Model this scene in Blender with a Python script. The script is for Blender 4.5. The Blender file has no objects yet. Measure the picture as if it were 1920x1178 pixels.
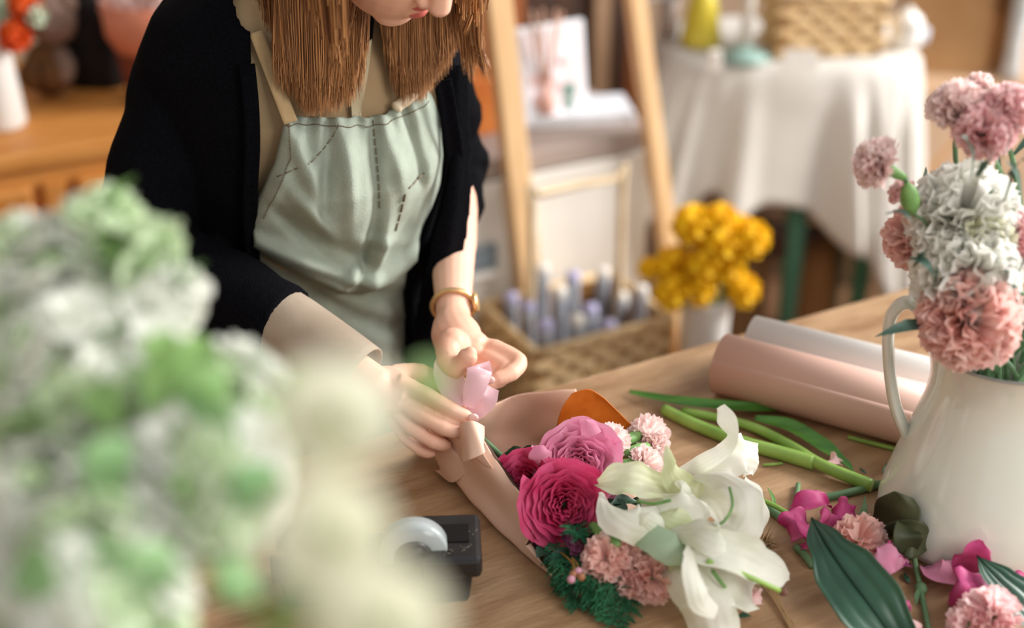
import bpy, math, random
from mathutils import Vector, Matrix, noise
V = Vector; pi = math.pi; sin = math.sin; cos = math.cos
random.seed(7)
sc = bpy.context.scene
# ---------------------------------------------------------------- camera
F = 2667.0; H = 1.75; TH = math.radians(28); T = 0.92
cd = bpy.data.cameras.new('camera'); cam = bpy.data.objects.new('camera', cd)
sc.collection.objects.link(cam); sc.camera = cam
cam.location = (0, 0, H); cam.rotation_euler = (pi/2 - TH, 0, 0)
cd.sensor_width = 36; cd.lens = F/1920*36
cd.dof.use_dof = True; cd.dof.focus_distance = 1.37; cd.dof.aperture_fstop = 1.9
cd.clip_start = .02
# ---------------------------------------------------------------- view, world, daylight, fill lamp
sc.view_settings.view_transform = 'Standard'; sc.view_settings.look = 'None'
sc.view_settings.gamma = 1; sc.view_settings.exposure = 0.45
w = bpy.data.worlds.new('world'); sc.world = w; w.use_nodes = True
bg = w.node_tree.nodes['Background']; bg.inputs[0].default_value = (.97, .98, 1, 1); bg.inputs[1].default_value = .46
def area(name, loc, target, sx, sy, power, col):
    l = bpy.data.lights.new(name, 'AREA'); l.shape = 'RECTANGLE'; l.size = sx; l.size_y = sy
    l.energy = power; l.color = col
    o = bpy.data.objects.new(name, l); sc.collection.objects.link(o); o.location = loc
    o.rotation_euler = (V(target)-V(loc)).to_track_quat('-Z', 'Y').to_euler(); return o
area('window_daylight', (4.1, 2.7, 2.8), (.1, 1.4, .9), 2.0, 2.2, 320, (1, .98, .96))
area('front_fill', (1.9, -.9, 2.7), (.1, 1.5, .8), 1.2, 1.2, 34, (1, .95, .88))  # added fill lamp, brightens the camera-facing side of flowers and jug
# ---------------------------------------------------------------- helpers
C = sc.collection
Rr = V((1,0,0)); Uu = V((0, sin(TH), cos(TH))); Ff = V((0, cos(TH), -sin(TH))); CP = V((0,0,H))
def ray(px, py): return Ff + Rr*((px-960)/F) - Uu*((py-589)/F)
def Z(px, py, z):                       # the point of the place at height z seen at a photo pixel
    r = ray(px, py); return CP + r*((z-H)/r.z)
def Y(px, py, y):                       # the same at depth y
    r = ray(px, py); return CP + r*(y/r.y)
def TB(px, py, h=0.0): return Z(px, py, T+h)
RA = math.radians(28); RX = V((cos(RA), sin(RA), 0)); RY = V((-sin(RA), cos(RA), 0)); UP = V((0,0,1))
def lin(c):
    c = c/255.0
    return c/12.92 if c <= .04045 else ((c+.055)/1.055)**2.4
def col(r, g, b): return (lin(r), lin(g), lin(b), 1)
MATS = {}
def mat(name, c1, c2=None, scale=20, rough=.6, bump=0, bscale=None, trans=0, metal=0, stretch=(1,1,1), spec=.3, alpha=None, detail=4, wave=0, glass=0, sheen=0):
    if name in MATS: return MATS[name]
    m = bpy.data.materials.new(name); MATS[name] = m; m.use_nodes = True
    nt = m.node_tree; N = nt.nodes; L = nt.links
    b = N['Principled BSDF']; out = N['Material Output']
    b.inputs['Roughness'].default_value = rough; b.inputs['Metallic'].default_value = metal
    b.inputs['Specular IOR Level'].default_value = spec
    if sheen: b.inputs['Sheen Weight'].default_value = sheen
    tc = N.new('ShaderNodeTexCoord'); mp = N.new('ShaderNodeMapping'); mp.inputs['Scale'].default_value = stretch
    L.new(tc.outputs['Object'], mp.inputs[0])
    nz = N.new('ShaderNodeTexNoise'); nz.inputs['Scale'].default_value = scale; nz.inputs['Detail'].default_value = detail
    L.new(mp.outputs[0], nz.inputs['Vector'])
    rp = N.new('ShaderNodeValToRGB'); rp.color_ramp.elements[0].position = .32; rp.color_ramp.elements[1].position = .68
    rp.color_ramp.elements[0].color = col(*c1); rp.color_ramp.elements[1].color = col(*(c2 or c1))
    L.new(nz.outputs['Fac'], rp.inputs[0]); L.new(rp.outputs[0], b.inputs['Base Color'])
    if bump:
        n2 = N.new('ShaderNodeTexNoise'); n2.inputs['Scale'].default_value = bscale or scale*4; n2.inputs['Detail'].default_value = 5
        L.new(mp.outputs[0], n2.inputs['Vector'])
        bp = N.new('ShaderNodeBump'); bp.inputs['Strength'].default_value = bump; bp.inputs['Distance'].default_value = .004
        L.new(n2.outputs['Fac'], bp.inputs['Height']); L.new(bp.outputs[0], b.inputs['Normal'])
    if glass:
        b.inputs['Transmission Weight'].default_value = glass; b.inputs['IOR'].default_value = 1.3
    if trans:
        tr = N.new('ShaderNodeBsdfTranslucent'); mx = N.new('ShaderNodeMixShader'); mx.inputs[0].default_value = trans
        L.new(rp.outputs[0], tr.inputs[0]); L.new(b.outputs[0], mx.inputs[1]); L.new(tr.outputs[0], mx.inputs[2]); L.new(mx.outputs[0], out.inputs[0])
    return m
class MB:
    def __init__(s): s.v = []; s.f = []
    def add(s, vs, fs):
        o = len(s.v); s.v += [V(p) for p in vs]; s.f += [tuple(i+o for i in f) for f in fs]; return s
    def grid(s, fn, nu, nv, cu=False, cv=False):
        a = [fn(i/(nu if cu else nu-1), j/(nv if cv else nv-1)) for i in range(nu) for j in range(nv)]
        fs = []
        for i in range(nu if cu else nu-1):
            for j in range(nv if cv else nv-1):
                i2 = (i+1) % nu; j2 = (j+1) % nv
                fs.append((i*nv+j, i2*nv+j, i2*nv+j2, i*nv+j2))
        return s.add(a, fs)
    def tube(s, pts, rad, n=10, caps=True, flat=1.0, up=None):
        pts = [V(p) for p in pts]; k = len(pts)
        if not isinstance(rad, (list, tuple)): rad = [rad]*k
        vs = []; fs = []; prev = None
        for i, p in enumerate(pts):
            t = (pts[min(i+1, k-1)]-pts[max(i-1, 0)])
            t = t.normalized() if t.length > 1e-9 else V((0,0,1))
            if prev is None:
                a = up if up is not None else (V((0,0,1)) if abs(t.z) < .9 else V((1,0,0)))
                a = (V(a)-t*V(a).dot(t)).normalized()
            else: a = (prev-t*prev.dot(t)); a = a.normalized() if a.length > 1e-6 else prev
            prev = a; b = t.cross(a)
            for j in range(n):
                q = 2*pi*j/n; vs.append(p+(a*cos(q)*flat+b*sin(q))*rad[i])
        for i in range(k-1):
            for j in range(n): fs.append((i*n+j, i*n+(j+1) % n, (i+1)*n+(j+1) % n, (i+1)*n+j))
        if caps: fs += [tuple(range(n))[::-1], tuple((k-1)*n+j for j in range(n))]
        return s.add(vs, fs)
    def lathe(s, prof, c=(0,0,0), n=32, rot=None, fn=None):
        c = V(c); vs = []; fs = []; k = len(prof)
        for i, (r, z) in enumerate(prof):
            for j in range(n):
                q = 2*pi*j/n; rr = r*(fn(q, i) if fn else 1); p = V((rr*cos(q), rr*sin(q), z))
                vs.append(c+(rot @ p if rot else p))
        for i in range(k-1):
            for j in range(n): fs.append((i*n+j, i*n+(j+1) % n, (i+1)*n+(j+1) % n, (i+1)*n+j))
        if prof[0][0] > 1e-5: fs.append(tuple(range(n))[::-1])
        if prof[-1][0] > 1e-5: fs.append(tuple((k-1)*n+j for j in range(n)))
        return s.add(vs, fs)
    def shell(s, prof, c=(0,0,0), n=32, rot=None, fn=None):    # open profile, no caps
        o = len(s.f); s.lathe(prof, c, n, rot, fn); s.f = [f for f in s.f[:o]]+[f for f in s.f[o:] if len(f) == 4]; return s
    def box(s, c, size, rot=None, taper=1.0):
        c = V(c); x, y, z = [q/2 for q in size]
        vs = []
        for dz in (-1, 1):
            t = taper if dz > 0 else 1
            for dx, dy in ((-1,-1), (1,-1), (1,1), (-1,1)):
                p = V((dx*x*t, dy*y*t, dz*z)); vs.append(c+(rot @ p if rot else p))
        return s.add(vs, [(3,2,1,0), (4,5,6,7), (0,1,5,4), (1,2,6,5), (2,3,7,6), (3,0,4,7)])
    def ell(s, c, r, rot=None, n=16, m=10, fn=None):
        c = V(c); r = (r, r, r) if not isinstance(r, (tuple, list)) else r
        def g(u, v):
            a = 2*pi*u; b = pi*v; p = V((r[0]*cos(a)*sin(b), r[1]*sin(a)*sin(b), r[2]*cos(b)))
            if fn: p = fn(p)
            return c+(rot @ p if rot else p)
        return s.grid(g, n, m, cu=True)
    def blade(s, pts, wid, nrm=UP, cup=0, ruf=0, frq=3, ns=7, sub=3, ph=None, edge=0, rib=0):
        pts = spline(pts, sub); k = len(pts); wid = interp(wid, k)
        nr = [V(nrm)]*k if isinstance(nrm, Vector) else [V(q) for q in interpv(nrm, k)]
        ph = random.random()*6 if ph is None else ph; vs = []
        for i, p in enumerate(pts):
            t = (pts[min(i+1, k-1)]-pts[max(i-1, 0)]).normalized()
            sd = t.cross(nr[i]); sd = sd.normalized() if sd.length > 1e-6 else V((1,0,0)); n2 = sd.cross(t)
            tt = i/(k-1)
            for j in range(ns):
                u = 2*j/(ns-1)-1; wv = wid[i]
                q = p+sd*u*wv+n2*(cup*wv*u*u + ruf*abs(u)**2.5*sin(frq*2*pi*tt+ph+(2.1 if u > 0 else 0))*min(1, wv*60))
                if rib: q = q+n2*rib*min(1, wv*60)*(abs(sin(u*7.5))-.6)
                if edge: q = q+n2*edge*noise.noise(q*60)
                vs.append(q)
        fs = [(i*ns+j, (i+1)*ns+j, (i+1)*ns+j+1, i*ns+j+1) for i in range(k-1) for j in range(ns-1)]
        return s.add(vs, fs)
    def xf(s, M):
        s.v = [M @ p for p in s.v]; return s
    def build(s, name, m, parent=None, loc=None, local=False, smooth=True, rz=0, solid=0, sub=0, bev=0, off=-1, scale=None):
        if parent is not None:
            L = V((0,0,0)) if local else ORG[parent.name]; pos = V((0,0,0))
        elif local: L = V((0,0,0)); pos = V(loc)
        else:
            if loc is None:
                xs = [p.x for p in s.v]; ys = [p.y for p in s.v]; loc = ((min(xs)+max(xs))/2, (min(ys)+max(ys))/2, min(p.z for p in s.v))
            L = V(loc); pos = V(loc)
        me = bpy.data.meshes.new(name); me.from_pydata([tuple(p-L) for p in s.v], [], s.f); me.update()
        o = bpy.data.objects.new(name, me); C.objects.link(o); me.materials.append(m)
        if smooth: me.polygons.foreach_set('use_smooth', [True]*len(me.polygons))
        o.location = pos
        if rz: o.rotation_euler = (0, 0, rz)
        if parent is not None: o.parent = parent; ORG[o.name] = L
        else: ORG[o.name] = pos
        if bev:
            q = o.modifiers.new('bevel', 'BEVEL'); q.width = bev; q.segments = 2; q.limit_method = 'ANGLE'
        if solid:
            q = o.modifiers.new('solid', 'SOLIDIFY'); q.thickness = solid; q.offset = off
        if sub:
            q = o.modifiers.new('sub', 'SUBSURF'); q.levels = sub; q.render_levels = sub
        return o
ORG = {}
def interp(a, k):
    if not isinstance(a, (list, tuple)): return [a]*k
    r = []
    for i in range(k):
        t = i/(k-1)*(len(a)-1); j = min(int(t), len(a)-2); f = t-j; f = f*f*(3-2*f)
        r.append(a[j]*(1-f)+a[j+1]*f)
    return r
def interpv(a, k):
    r = []
    for i in range(k):
        t = i/(k-1)*(len(a)-1); j = min(int(t), len(a)-2); f = t-j; r.append(V(a[j])*(1-f)+V(a[j+1])*f)
    return r
def spline(p, sub=4):
    p = [V(q) for q in p]
    if len(p) < 3 or sub < 2:
        if len(p) == 2: return [p[0].lerp(p[1], i/(sub*2)) for i in range(sub*2+1)]
        return p
    r = []
    for i in range(len(p)-1):
        a = p[max(i-1, 0)]; b = p[i]; c = p[i+1]; d = p[min(i+2, len(p)-1)]
        for j in range(sub):
            t = j/sub
            r.append(.5*((2*b)+(c-a)*t+(2*a-5*b+4*c-d)*t*t+(3*b-a-3*c+d)*t**3))
    r.append(p[-1]); return r
def tag(o, label=None, cat=None, group=None, kind=None):
    if label: o['label'] = label
    if cat: o['category'] = cat
    if group: o['group'] = group
    if kind: o['kind'] = kind
    return o
def thing(name, loc, label, cat, group=None, rz=0):
    o = bpy.data.objects.new(name, None); C.objects.link(o); o.location = loc; o.rotation_euler = (0, 0, rz)
    o.empty_display_size = .02; ORG[o.name] = V(loc); return tag(o, label, cat, group)
def basis(zax, xh=V((1,0,0))):
    z = V(zax).normalized(); x = V(xh)-z*V(xh).dot(z)
    if x.length < 1e-4: x = V((0,1,0))-z*z.y
    x.normalize(); y = z.cross(x); return Matrix((x, y, z)).transposed()
def rnd(a, b): return random.uniform(a, b)
def copy_tree(root):
    c = root.copy(); C.objects.link(c); ORG[c.name] = V(root.location)
    for ch in root.children:
        d = ch.copy(); C.objects.link(d); d.parent = c
        for g in ch.children:
            e = g.copy(); C.objects.link(e); e.parent = d
    return c
# ---------------------------------------------------------------- the room
mwood = mat('worktop_wood', (138,102,68), (186,152,116), scale=8, rough=.45, bump=.35, bscale=50, stretch=(1,4.5,4.5), detail=12, spec=.45)
mfloor = mat('floor_boards', (92,64,44), (120,86,60), scale=4, rough=.5, stretch=(1,8,1))
mwall = mat('plaster', (146,122,100), (160,136,112), scale=3, rough=.9)
mdarkwood = mat('dark_wood', (46,30,22), (70,44,30), scale=6, rough=.55, stretch=(6,1,1))
mbrown = mat('brown_wood', (120,66,34), (150,88,48), scale=6, rough=.5, stretch=(1,1,.2))
mhoney = mat('honey_wood', (196,124,54), (214,150,80), scale=7, rough=.5, stretch=(1,5,5))
mlight = mat('pale_wood', (218,178,130), (232,196,150), scale=8, rough=.55, stretch=(6,6,.5))
mteal = mat('teal_paint', (62,108,88), (74,122,100), scale=9, rough=.5)
mwhite = mat('white_paint', (226,220,212), (232,228,220), scale=5, rough=.6)
mcream = mat('cream_paint', (216,210,200), (224,219,210), scale=5, rough=.6)
mgrey = mat('grey_top', (150,134,126), (164,148,138), scale=9, rough=.55)
R3 = Matrix.Rotation(RA, 3, 'Z')
def room(name, sx, sy, sz, c, m, kind='structure'):
    b = MB().box((0,0,0), (sx, sy, sz)); return tag(b.build(name, m, loc=c, local=True, rz=RA, smooth=False), kind=kind)
def fr(x, y, z=0): return RX*x + RY*y + V((0,0,z))      # room-frame coordinates
room('floor', 9, 8, .06, fr(.6, 1.6, -.03), mfloor)
room('wall_back', 9, .1, 3.2, fr(.6, 4.3, 1.6), mwall)
room('wall_left', .1, 6, 3.2, fr(-1.9, 1.3, 1.6), mwall)
# worktable
P = TB(1040, 720); w0 = P.dot(RX); y0 = P.dot(RY)
tw, td = 3.0, .98; tcx = w0+.30; tcy = y0-td/2
wt = thing('work_table', fr(tcx, tcy, 0), 'long wooden florist worktable with worn honey brown top', 'table', rz=RA)
def wl(b, n, m, **k): return b.build(n, m, parent=wt, local=True, **k)
def ttop(u, v):
    return None
wl(MB().box((0,0,T-.02), (tw, td, .04)), 'tabletop', mwood, smooth=False, bev=.006)
wl(MB().box((0,0,T-.10), (tw-.16, td-.16, .12)), 'apron', mbrown, smooth=False)
for sx in (-1, 1):
    for sy in (-1, 1): wl(MB().box((sx*(tw/2-.12), sy*(td/2-.12), (T-.04)/2), (.08, .08, T-.04)), 'leg', mbrown, smooth=False, bev=.005)
# ---------------------------------------------------------------- chest of drawers, left
zc = .86
pa = Z(0, 300, zc); pb = Z(200, 262, zc)
cx0 = pa.dot(RX)-.36; cyf = pa.dot(RY)+.02; cw, cdp = .84, .50
ch = thing('chest_of_drawers', fr(cx0+cw/2, cyf+cdp/2, 0), 'honey wood chest of drawers with framed panels behind the florist', 'cabinet', rz=RA)
def cl(b, n, m, p=None, **k):
    k.setdefault('smooth', False); return b.build(n, m, parent=p or ch, local=True, **k)
cl(MB().box((0,0,zc-.015), (cw+.03, cdp+.03, .03)), 'top', mhoney, bev=.006)
cl(MB().box((0,0,(zc-.03)/2), (cw, cdp, zc-.03)), 'carcass', mhoney, bev=.004)
mlab = mat('label_metal', (176,182,190), rough=.35, metal=.3)
for i, xx in enumerate((-.185, .225)):
    for j in range(2):
        zz = zc-.225-j*.36
        d = cl(MB().box((xx, -cdp/2-.008, zz), (.335, .025, .33)), 'drawer', mhoney, bev=.008)
        h = cl(MB().box((xx-.06 if i else xx, -cdp/2-.024, zz+.115), (.075, .008, .030)), 'label_holder', mlab, p=d, bev=.002)
for xx in (-cw/2+.018, cw/2-.014, .02):
    cl(MB().box((xx, -cdp/2-.006, zc/2-.02), (.036, .02, zc-.08)), 'stile', mhoney, bev=.004)
# white vase with orange flowers
mceram = mat('white_ceramic', (228,226,220), (234,232,226), scale=4, rough=.3, spec=.5)
vb = Z(2, 236, zc)
vz = thing('vase', vb, 'tall white tapered vase of orange flowers on the wooden chest', 'vase')
MB().lathe([(.042,0), (.046,.01), (.037,.15), (.033,.215), (.028,.215), (.03,.02), (0,.015)], vb).build('vase_body', mceram, vz)
morange = mat('orange_petal', (226,70,24), (240,112,40), scale=60, rough=.6, trans=.25)
mleafg = mat('fresh_green', (112,150,84), (140,172,104), scale=30, rough=.6, trans=.2)
mpale = mat('pale_green_bloom', (196,214,184), (216,226,204), scale=40, rough=.7, trans=.2)
def ballflower(name, c, r, m, base, label, cat, group=None, n=26):
    t = thing(name, base, label, cat, group); b = MB(); c = V(c)
    for i in range(n):
        a = i*2.4; z = 1-2*(i+.5)/n; s = math.sqrt(max(0, 1-z*z)); d = V((cos(a)*s, sin(a)*s, z))
        x = d.cross(UP if abs(d.z) < .9 else V((1,0,0))).normalized()
        b.blade([c+d*r*.45, c+d*r*.8+UP*r*.2, c+d*r*.95+x*r*.35], [r*.25, r*.45, r*.28], d, cup=.5, ns=5, sub=2)
    b.ell(c, r*.62, n=10, m=7)
    b.build('bloom', m, t); MB().tube(spline([base, V(base).lerp(c, .5)+V((.008,0,.01)), c], 3), r*.09, 6).build('stem', mleafg, t)
    return t
def small_leaf(b, a, d, l, wd, nrm=UP):
    a = V(a); d = V(d).normalized(); b.blade([a, a+d*l*.5+UP*l*.1, a+d*l], [wd*.2, wd, wd*.05], nrm, cup=.25, ns=5, sub=3)
vt = vb+V((0,0,.2))
og = 'orange blooms in the white vase'
for (x, y, dy, r, nm) in ((28,70,-.02,.026,'lower orange bloom drooping over the rim of the white vase'), (44,12,0,.028,'upper orange bloom above the white vase'), (-14,45,.01,.03,'orange bloom at the left edge of the vase bunch')):
    ballflower('orange_ranunculus', Y(x, y, vb.y+dy), r, morange, vt-V((0,0,.05)), nm, 'flower', og)
for (x, y, r) in ((8,26,.018), (68,32,.018), (6,8,.016)):
    ballflower('green_bud_flower', Y(x, y, vb.y-.01), r, mpale, vt-V((0,0,.05)), {8:'pale green bud flower low at left of the orange blooms', 68:'pale green bud flower right of the orange blooms', 6:'topmost pale green bud flower over the white vase'}[x], 'flower', n=14)
fg = thing('foliage_sprig', vt-V((0,0,.1)), 'leafy green sprig among the orange blooms in the vase', 'foliage')
b = MB()
for i in range(26):
    a = rnd(0, 6.28); q = vt+V((cos(a)*rnd(.005,.05), sin(a)*.03, rnd(-.01,.12))); small_leaf(b, q, (cos(a), sin(a), rnd(-.3,.8)), rnd(.04,.07), .012)
b.build('leaves', mleafg, fg); MB().tube([vt-V((0,0,.1)), vt+V((0,0,.1))], .004, 6).build('stem', mleafg, fg)
# plush and pots on the chest
mplush = mat('grey_plush', (122,98,86), (142,116,102), scale=80, rough=.95, bump=.6)
mplushd = mat('brown_plush', (92,62,34), (110,76,44), scale=80, rough=.95, bump=.6)
pbear = Z(100, 178, zc)
tb = thing('stuffed_bear', pbear, 'mottled brown plush bear sitting between vase and dark bag', 'soft toy')
def ry(px, py, dy=0): return Y(px, py, pbear.y+dy)
b = MB().ell(ry(90,128), (.045,.04,.052)).ell(ry(104,140,-.03), (.028,.034,.03)).ell(ry(62,140,-.03), (.026,.034,.03)); b.build('torso', mplushd, tb)
b = MB().ell(ry(96,40), (.046,.042,.044)).ell(ry(94,52,-.035), (.02,.02,.017)).ell(ry(60,5), (.018,.01,.018)).ell(ry(126,8), (.018,.01,.018)); b.build('head', mplush, tb)
MB().tube(spline([ry(76,95), ry(60,125,-.03), ry(62,150,-.04)], 4), [.018]*8+[.014], 10).build('arm', mplushd, tb)
MB().tube(spline([ry(108,98), ry(124,125,-.03), ry(116,150,-.04)], 4), [.018]*8+[.014], 10).build('arm', mplush, tb)
mblack = mat('black_cloth', (24,20,20), (32,27,26), scale=20, rough=.9, bump=.4)
pk = Z(164, 176, zc)+V((.01,.09,0))
b = MB().lathe([(.0,0), (.07,0), (.078,.06), (.070,.13), (.045,.2), (.018,.25), (.01,.27), (0,.27)], pk, 20, fn=lambda q, i: 1+.06*sin(q*5+i))
bg_ = thing('cloth_bag', pk, 'black cloth bag gathered at the top behind the bear', 'bag'); b.build('sack', mblack, bg_)
MB().lathe([(.02,.243), (.025,.25), (.02,.257)], pk, 14).build('drawstring', mhoney, bg_)
mterra = mat('pink_terracotta', (190,112,84), (208,134,106), scale=12, rough=.7)
mrust = mat('rust_terracotta', (104,44,20), (124,56,28), scale=12, rough=.7)
pp = Z(275, 186, zc)+V((.02,.0,0))
t = thing('plant_pot', pp, 'rust brown pot with a pink rim beside the black bag', 'pot')
MB().lathe([(.0,0), (.05,0), (.064,.1), (.06,.1), (.046,.01), (0,.012)], pp).build('pot', mrust, t)
MB().shell([(.062,.1), (.078,.13), (.082,.19), (.076,.19), (.07,.13), (.056,.1)], pp).build('rim', mterra, t)
mpinkw = mat('blush_petal', (226,188,180), (236,214,206), scale=40, rough=.7, trans=.2)
for i, (x, y, r, lb) in enumerate(((262,40,.032,'blush bloom resting against the shoulder of the cardigan'), (224,6,.034,'blush bloom over the rust brown pot'), (292,2,.03,'blush bloom highest above the rust pot'))):
    ballflower('blush_bloom', Y(x, y, pp.y-.01), r, mpinkw, pp+V((0,0,.05)), lb, 'flower', 'blush blooms in the rust pot', 16)
# ---------------------------------------------------------------- console, ladder, picture
zt = .78
a = Z(890, 300, zt); bq = Z(1222, 238, zt)
kx1 = bq.dot(RX)+.0; kyf = (a.dot(RY)+bq.dot(RY))/2; kw, kd = .64, .32
con = thing('console_table', fr(kx1-kw/2, kyf+kd/2, 0), 'white console cabinet with taupe top and open dark shelf below', 'cabinet', rz=RA)
def kl(b, n, m, p=None, **k):
    k.setdefault('smooth', False); return b.build(n, m, parent=p or con, local=True, **k)
kl(MB().box((0,0,zt-.02), (kw+.02, kd+.02, .04)), 'top', mgrey, bev=.004)
kl(MB().box((0,.01,zt-.04-.155), (kw, kd-.02, .31)), 'body', mcream)
kl(MB().box((-.21,-kd/2-.004,zt-.04-.155), (.20, .016, .30)), 'drawer', mcream, bev=.004)
kl(MB().box((.105,-kd/2-.004,zt-.04-.155), (.42, .016, .30)), 'drawer', mcream, bev=.004)
kl(MB().box((0,-.0,zt-.365), (kw, kd, .03)), 'rail', mlight, bev=.003)
kl(MB().box((0,kd/2-.01,.2), (kw, .02, .40)), 'back_panel', mat('plum_panel', (44,28,34), rough=.8))
kl(MB().box((0,0,.06), (kw, kd, .04)), 'bottom_shelf', mdarkwood)
for sx in (-1, 1): kl(MB().box((sx*(kw/2-.02),0,.2), (.04, kd, .40)), 'leg', mbrown)
# small slate sign
msl = mat('slate', (104,114,120), (118,128,134), scale=9, rough=.7)
s0 = Y(893, 487, fr(0,kyf).y)   # placeholder on the console front
fx = Z(893, 487, .55); 
def on_plane(px, py, n, d):     # pixel ray against vertical plane P.n = d
    r = ray(px, py); return CP + r*((d-CP.dot(n))/r.dot(n))
fp = on_plane(893, 487, RY, kyf-.02)
sg = thing('slate_sign', fp, 'small slate grey sign with pale scribbles on the white console front', 'sign', rz=RA)
MB().box((0,0,0), (.085,.008,.052)).build('board', msl, sg, local=True, smooth=False, bev=.002)
mch = mat('chalk', (176,182,184))
for k, (z, l) in enumerate(((.010,.05), (-.008,.042))):
    MB().tube([V((-l/2+l*i/14, -.0052, z+.004*sin(i*2.3+k)*(1 if i % 3 else .2))) for i in range(15)], .0011, 5).build('chalk_writing', mch, sg, local=True)
MB().box((0,-.001,-.034), (.085,.009,.012)).build('ledge', mwhite, sg, local=True, smooth=False)
# cards on the console
mcard = mat('white_card', (218,222,228), (230,232,236), scale=30, rough=.5)
pc = on_plane(1040, 205, RY, kyf+.10); pc.z = zt
pic = thing('picture_board', pc, 'white board with a soft floral picture propped upright on the console', 'picture', rz=RA)
pm = mat('floral_print', (220,224,230), (228,206,204), scale=11, rough=.5, detail=2)
rt = Matrix.Rotation(math.radians(-8), 3, 'X')
MB().box(rt @ V((0,0,.098)), (.148,.012,.192), rt).build('board', mcard, pic, local=True, smooth=False, bev=.005)
MB().box(rt @ V((0,-.0068,.098)), (.132,.002,.176), rt).build('print', pm, pic, local=True, smooth=False)
gg = MB()
for (x, z, r, k) in ((.032,.06,.016,0), (.03,.035,.012,0), (-.01,.045,.013,0)): gg.ell(rt @ V((x,-.0085,z)), (r,.002,r*1.2))
gg.build('printed_leaves', mat('print_green', (120,146,134), rough=.6), pic, local=True)
gg = MB()
for (x, z, r) in ((-.004,.075,.016), (-.03,.05,.018), (.02,.12,.01), (-.04,.09,.012)): gg.ell(rt @ V((x,-.0088,z)), (r,.002,r))
gg.build('printed_blossoms', mat('print_pink', (214,176,172), rough=.6), pic, local=True)
pf = Z(1085, 218, zt)
tag(MB().box((0,0,.012), (.20,.115,.024)).build('gift_box', mcard, loc=pf, local=True, rz=RA-.35, smooth=False, bev=.003), 'flat white box lying under the floral picture board', 'box')
pd = Z(1022, 212, zt+.024)
df = thing('reed_diffuser', pd, 'small glass reed diffuser with blush reeds before the picture board', 'diffuser')
MB().lathe([(0,0), (.018,0), (.02,.03), (.009,.045), (.008,.06), (.005,.06), (.005,.04), (.0,.04)], pd, 16).build('bottle', mat('blush_glass', (214,170,156), rough=.2), df)
mreed = mat('reed', (214,166,142), (226,184,160), scale=20, rough=.7)
for i in range(7):
    q = pd+V((0,0,.03)); a = i*.9; MB().tube([q, q+V((cos(a)*.03, sin(a)*.02-.005, .17))], .0022, 6).build('reed', mreed, df)
# easel / ladder
def plank(pts, wd, dp, m, name, par, nrm=None):
    nrm = nrm or -RY
    b = MB(); vs = []; pts = [V(p) for p in pts]
    for p in pts:
        for sx, sy in ((-1,-1), (1,-1), (1,1), (-1,1)): vs.append(p+RX*sx*wd/2+RY*sy*dp/2)
    n = len(pts); fs = [(3,2,1,0), tuple((n-1)*4+j for j in range(4))]
    for i in range(n-1):
        for j in range(4): fs.append((i*4+j, i*4+(j+1) % 4, i*4+4+(j+1) % 4, i*4+4+j))
    b.add(vs, fs); return b.build(name, m, par, smooth=False, bev=.003)
kp = kyf-.036
def KP(px, py, dd=0): return on_plane(px, py, RY, kp+dd)
a1, a2 = KP(932, 0), KP(1006, 660)
dirn = (a2-a1).normalized(); top1 = a1-dirn*.35; bot1 = a1+dirn*((a1.z)/(-dirn.z))
lad = thing('step_ladder', (bot1.x, bot1.y, 0), 'tall pale wooden ladder standing before the white console', 'ladder')
plank([top1, bot1], .046, .03, mlight, 'rail', lad)
b1, b2 = KP(1190, 0), KP(1222, 235); d2 = (b2-b1).normalized(); top2 = b1-d2*.35; bot2 = b1+d2*(b1.z/(-d2.z))
plank([top2, bot2], .034, .03, mlight, 'rail', lad)
for f in (.0, .22): plank([top1.lerp(bot1, f)+V((0,0,.012)), top1.lerp(bot1, f)-V((0,0,.012))], .01, .02, mlight, 'peg', lad)
MB().tube([top1.lerp(bot1, .03), top2.lerp(bot2, .03)], .012, 8).build('rung', mlight, lad)
MB().tube([top1.lerp(bot1, .86), top2.lerp(bot2, .86)], .012, 8).build('rung', mlight, lad)
# dark easel behind
E1 = [on_plane(1140, -40, RY, kyf+.36), on_plane(1190, 230, RY, kyf+.36)]
el = thing('folding_screen', (E1[1].x, E1[1].y, 0), 'brown wooden folding screen behind the console', 'screen')
def panel(x0, x1, m, dz=0, tilt=0):
    p0 = on_plane(x0, 150, RY, kyf+.40+dz); p1 = on_plane(x1, 150, RY, kyf+.40+dz)
    b = MB().add([V((p0.x,p0.y,0)), V((p1.x,p1.y+tilt,0)), V((p1.x,p1.y+tilt,1.75)), V((p0.x,p0.y,1.75))], [(0,1,2,3)]); return b.build('panel', m, el, smooth=False, solid=.025)
panel(820, 985, mbrown); panel(985, 1112, mdarkwood, 0, .02); panel(1112, 1142, mat('tan_panel', (128,100,76), (144,114,88), scale=7)); panel(1142, 1174, mdarkwood); panel(1174, 1200, mbrown)
# orange wooden box between florist and ladder
po = Z(905, 255, zt)+RY*.05
tag(MB().box((0,0,.055), (.11,.10,.11)).build('wooden_box', mat('orange_wood', (190,104,44), (206,124,60), scale=8, rough=.5), loc=po, local=True, rz=RA, smooth=False, bev=.004), 'orange wooden box on the console left of the ladder', 'box')
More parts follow.
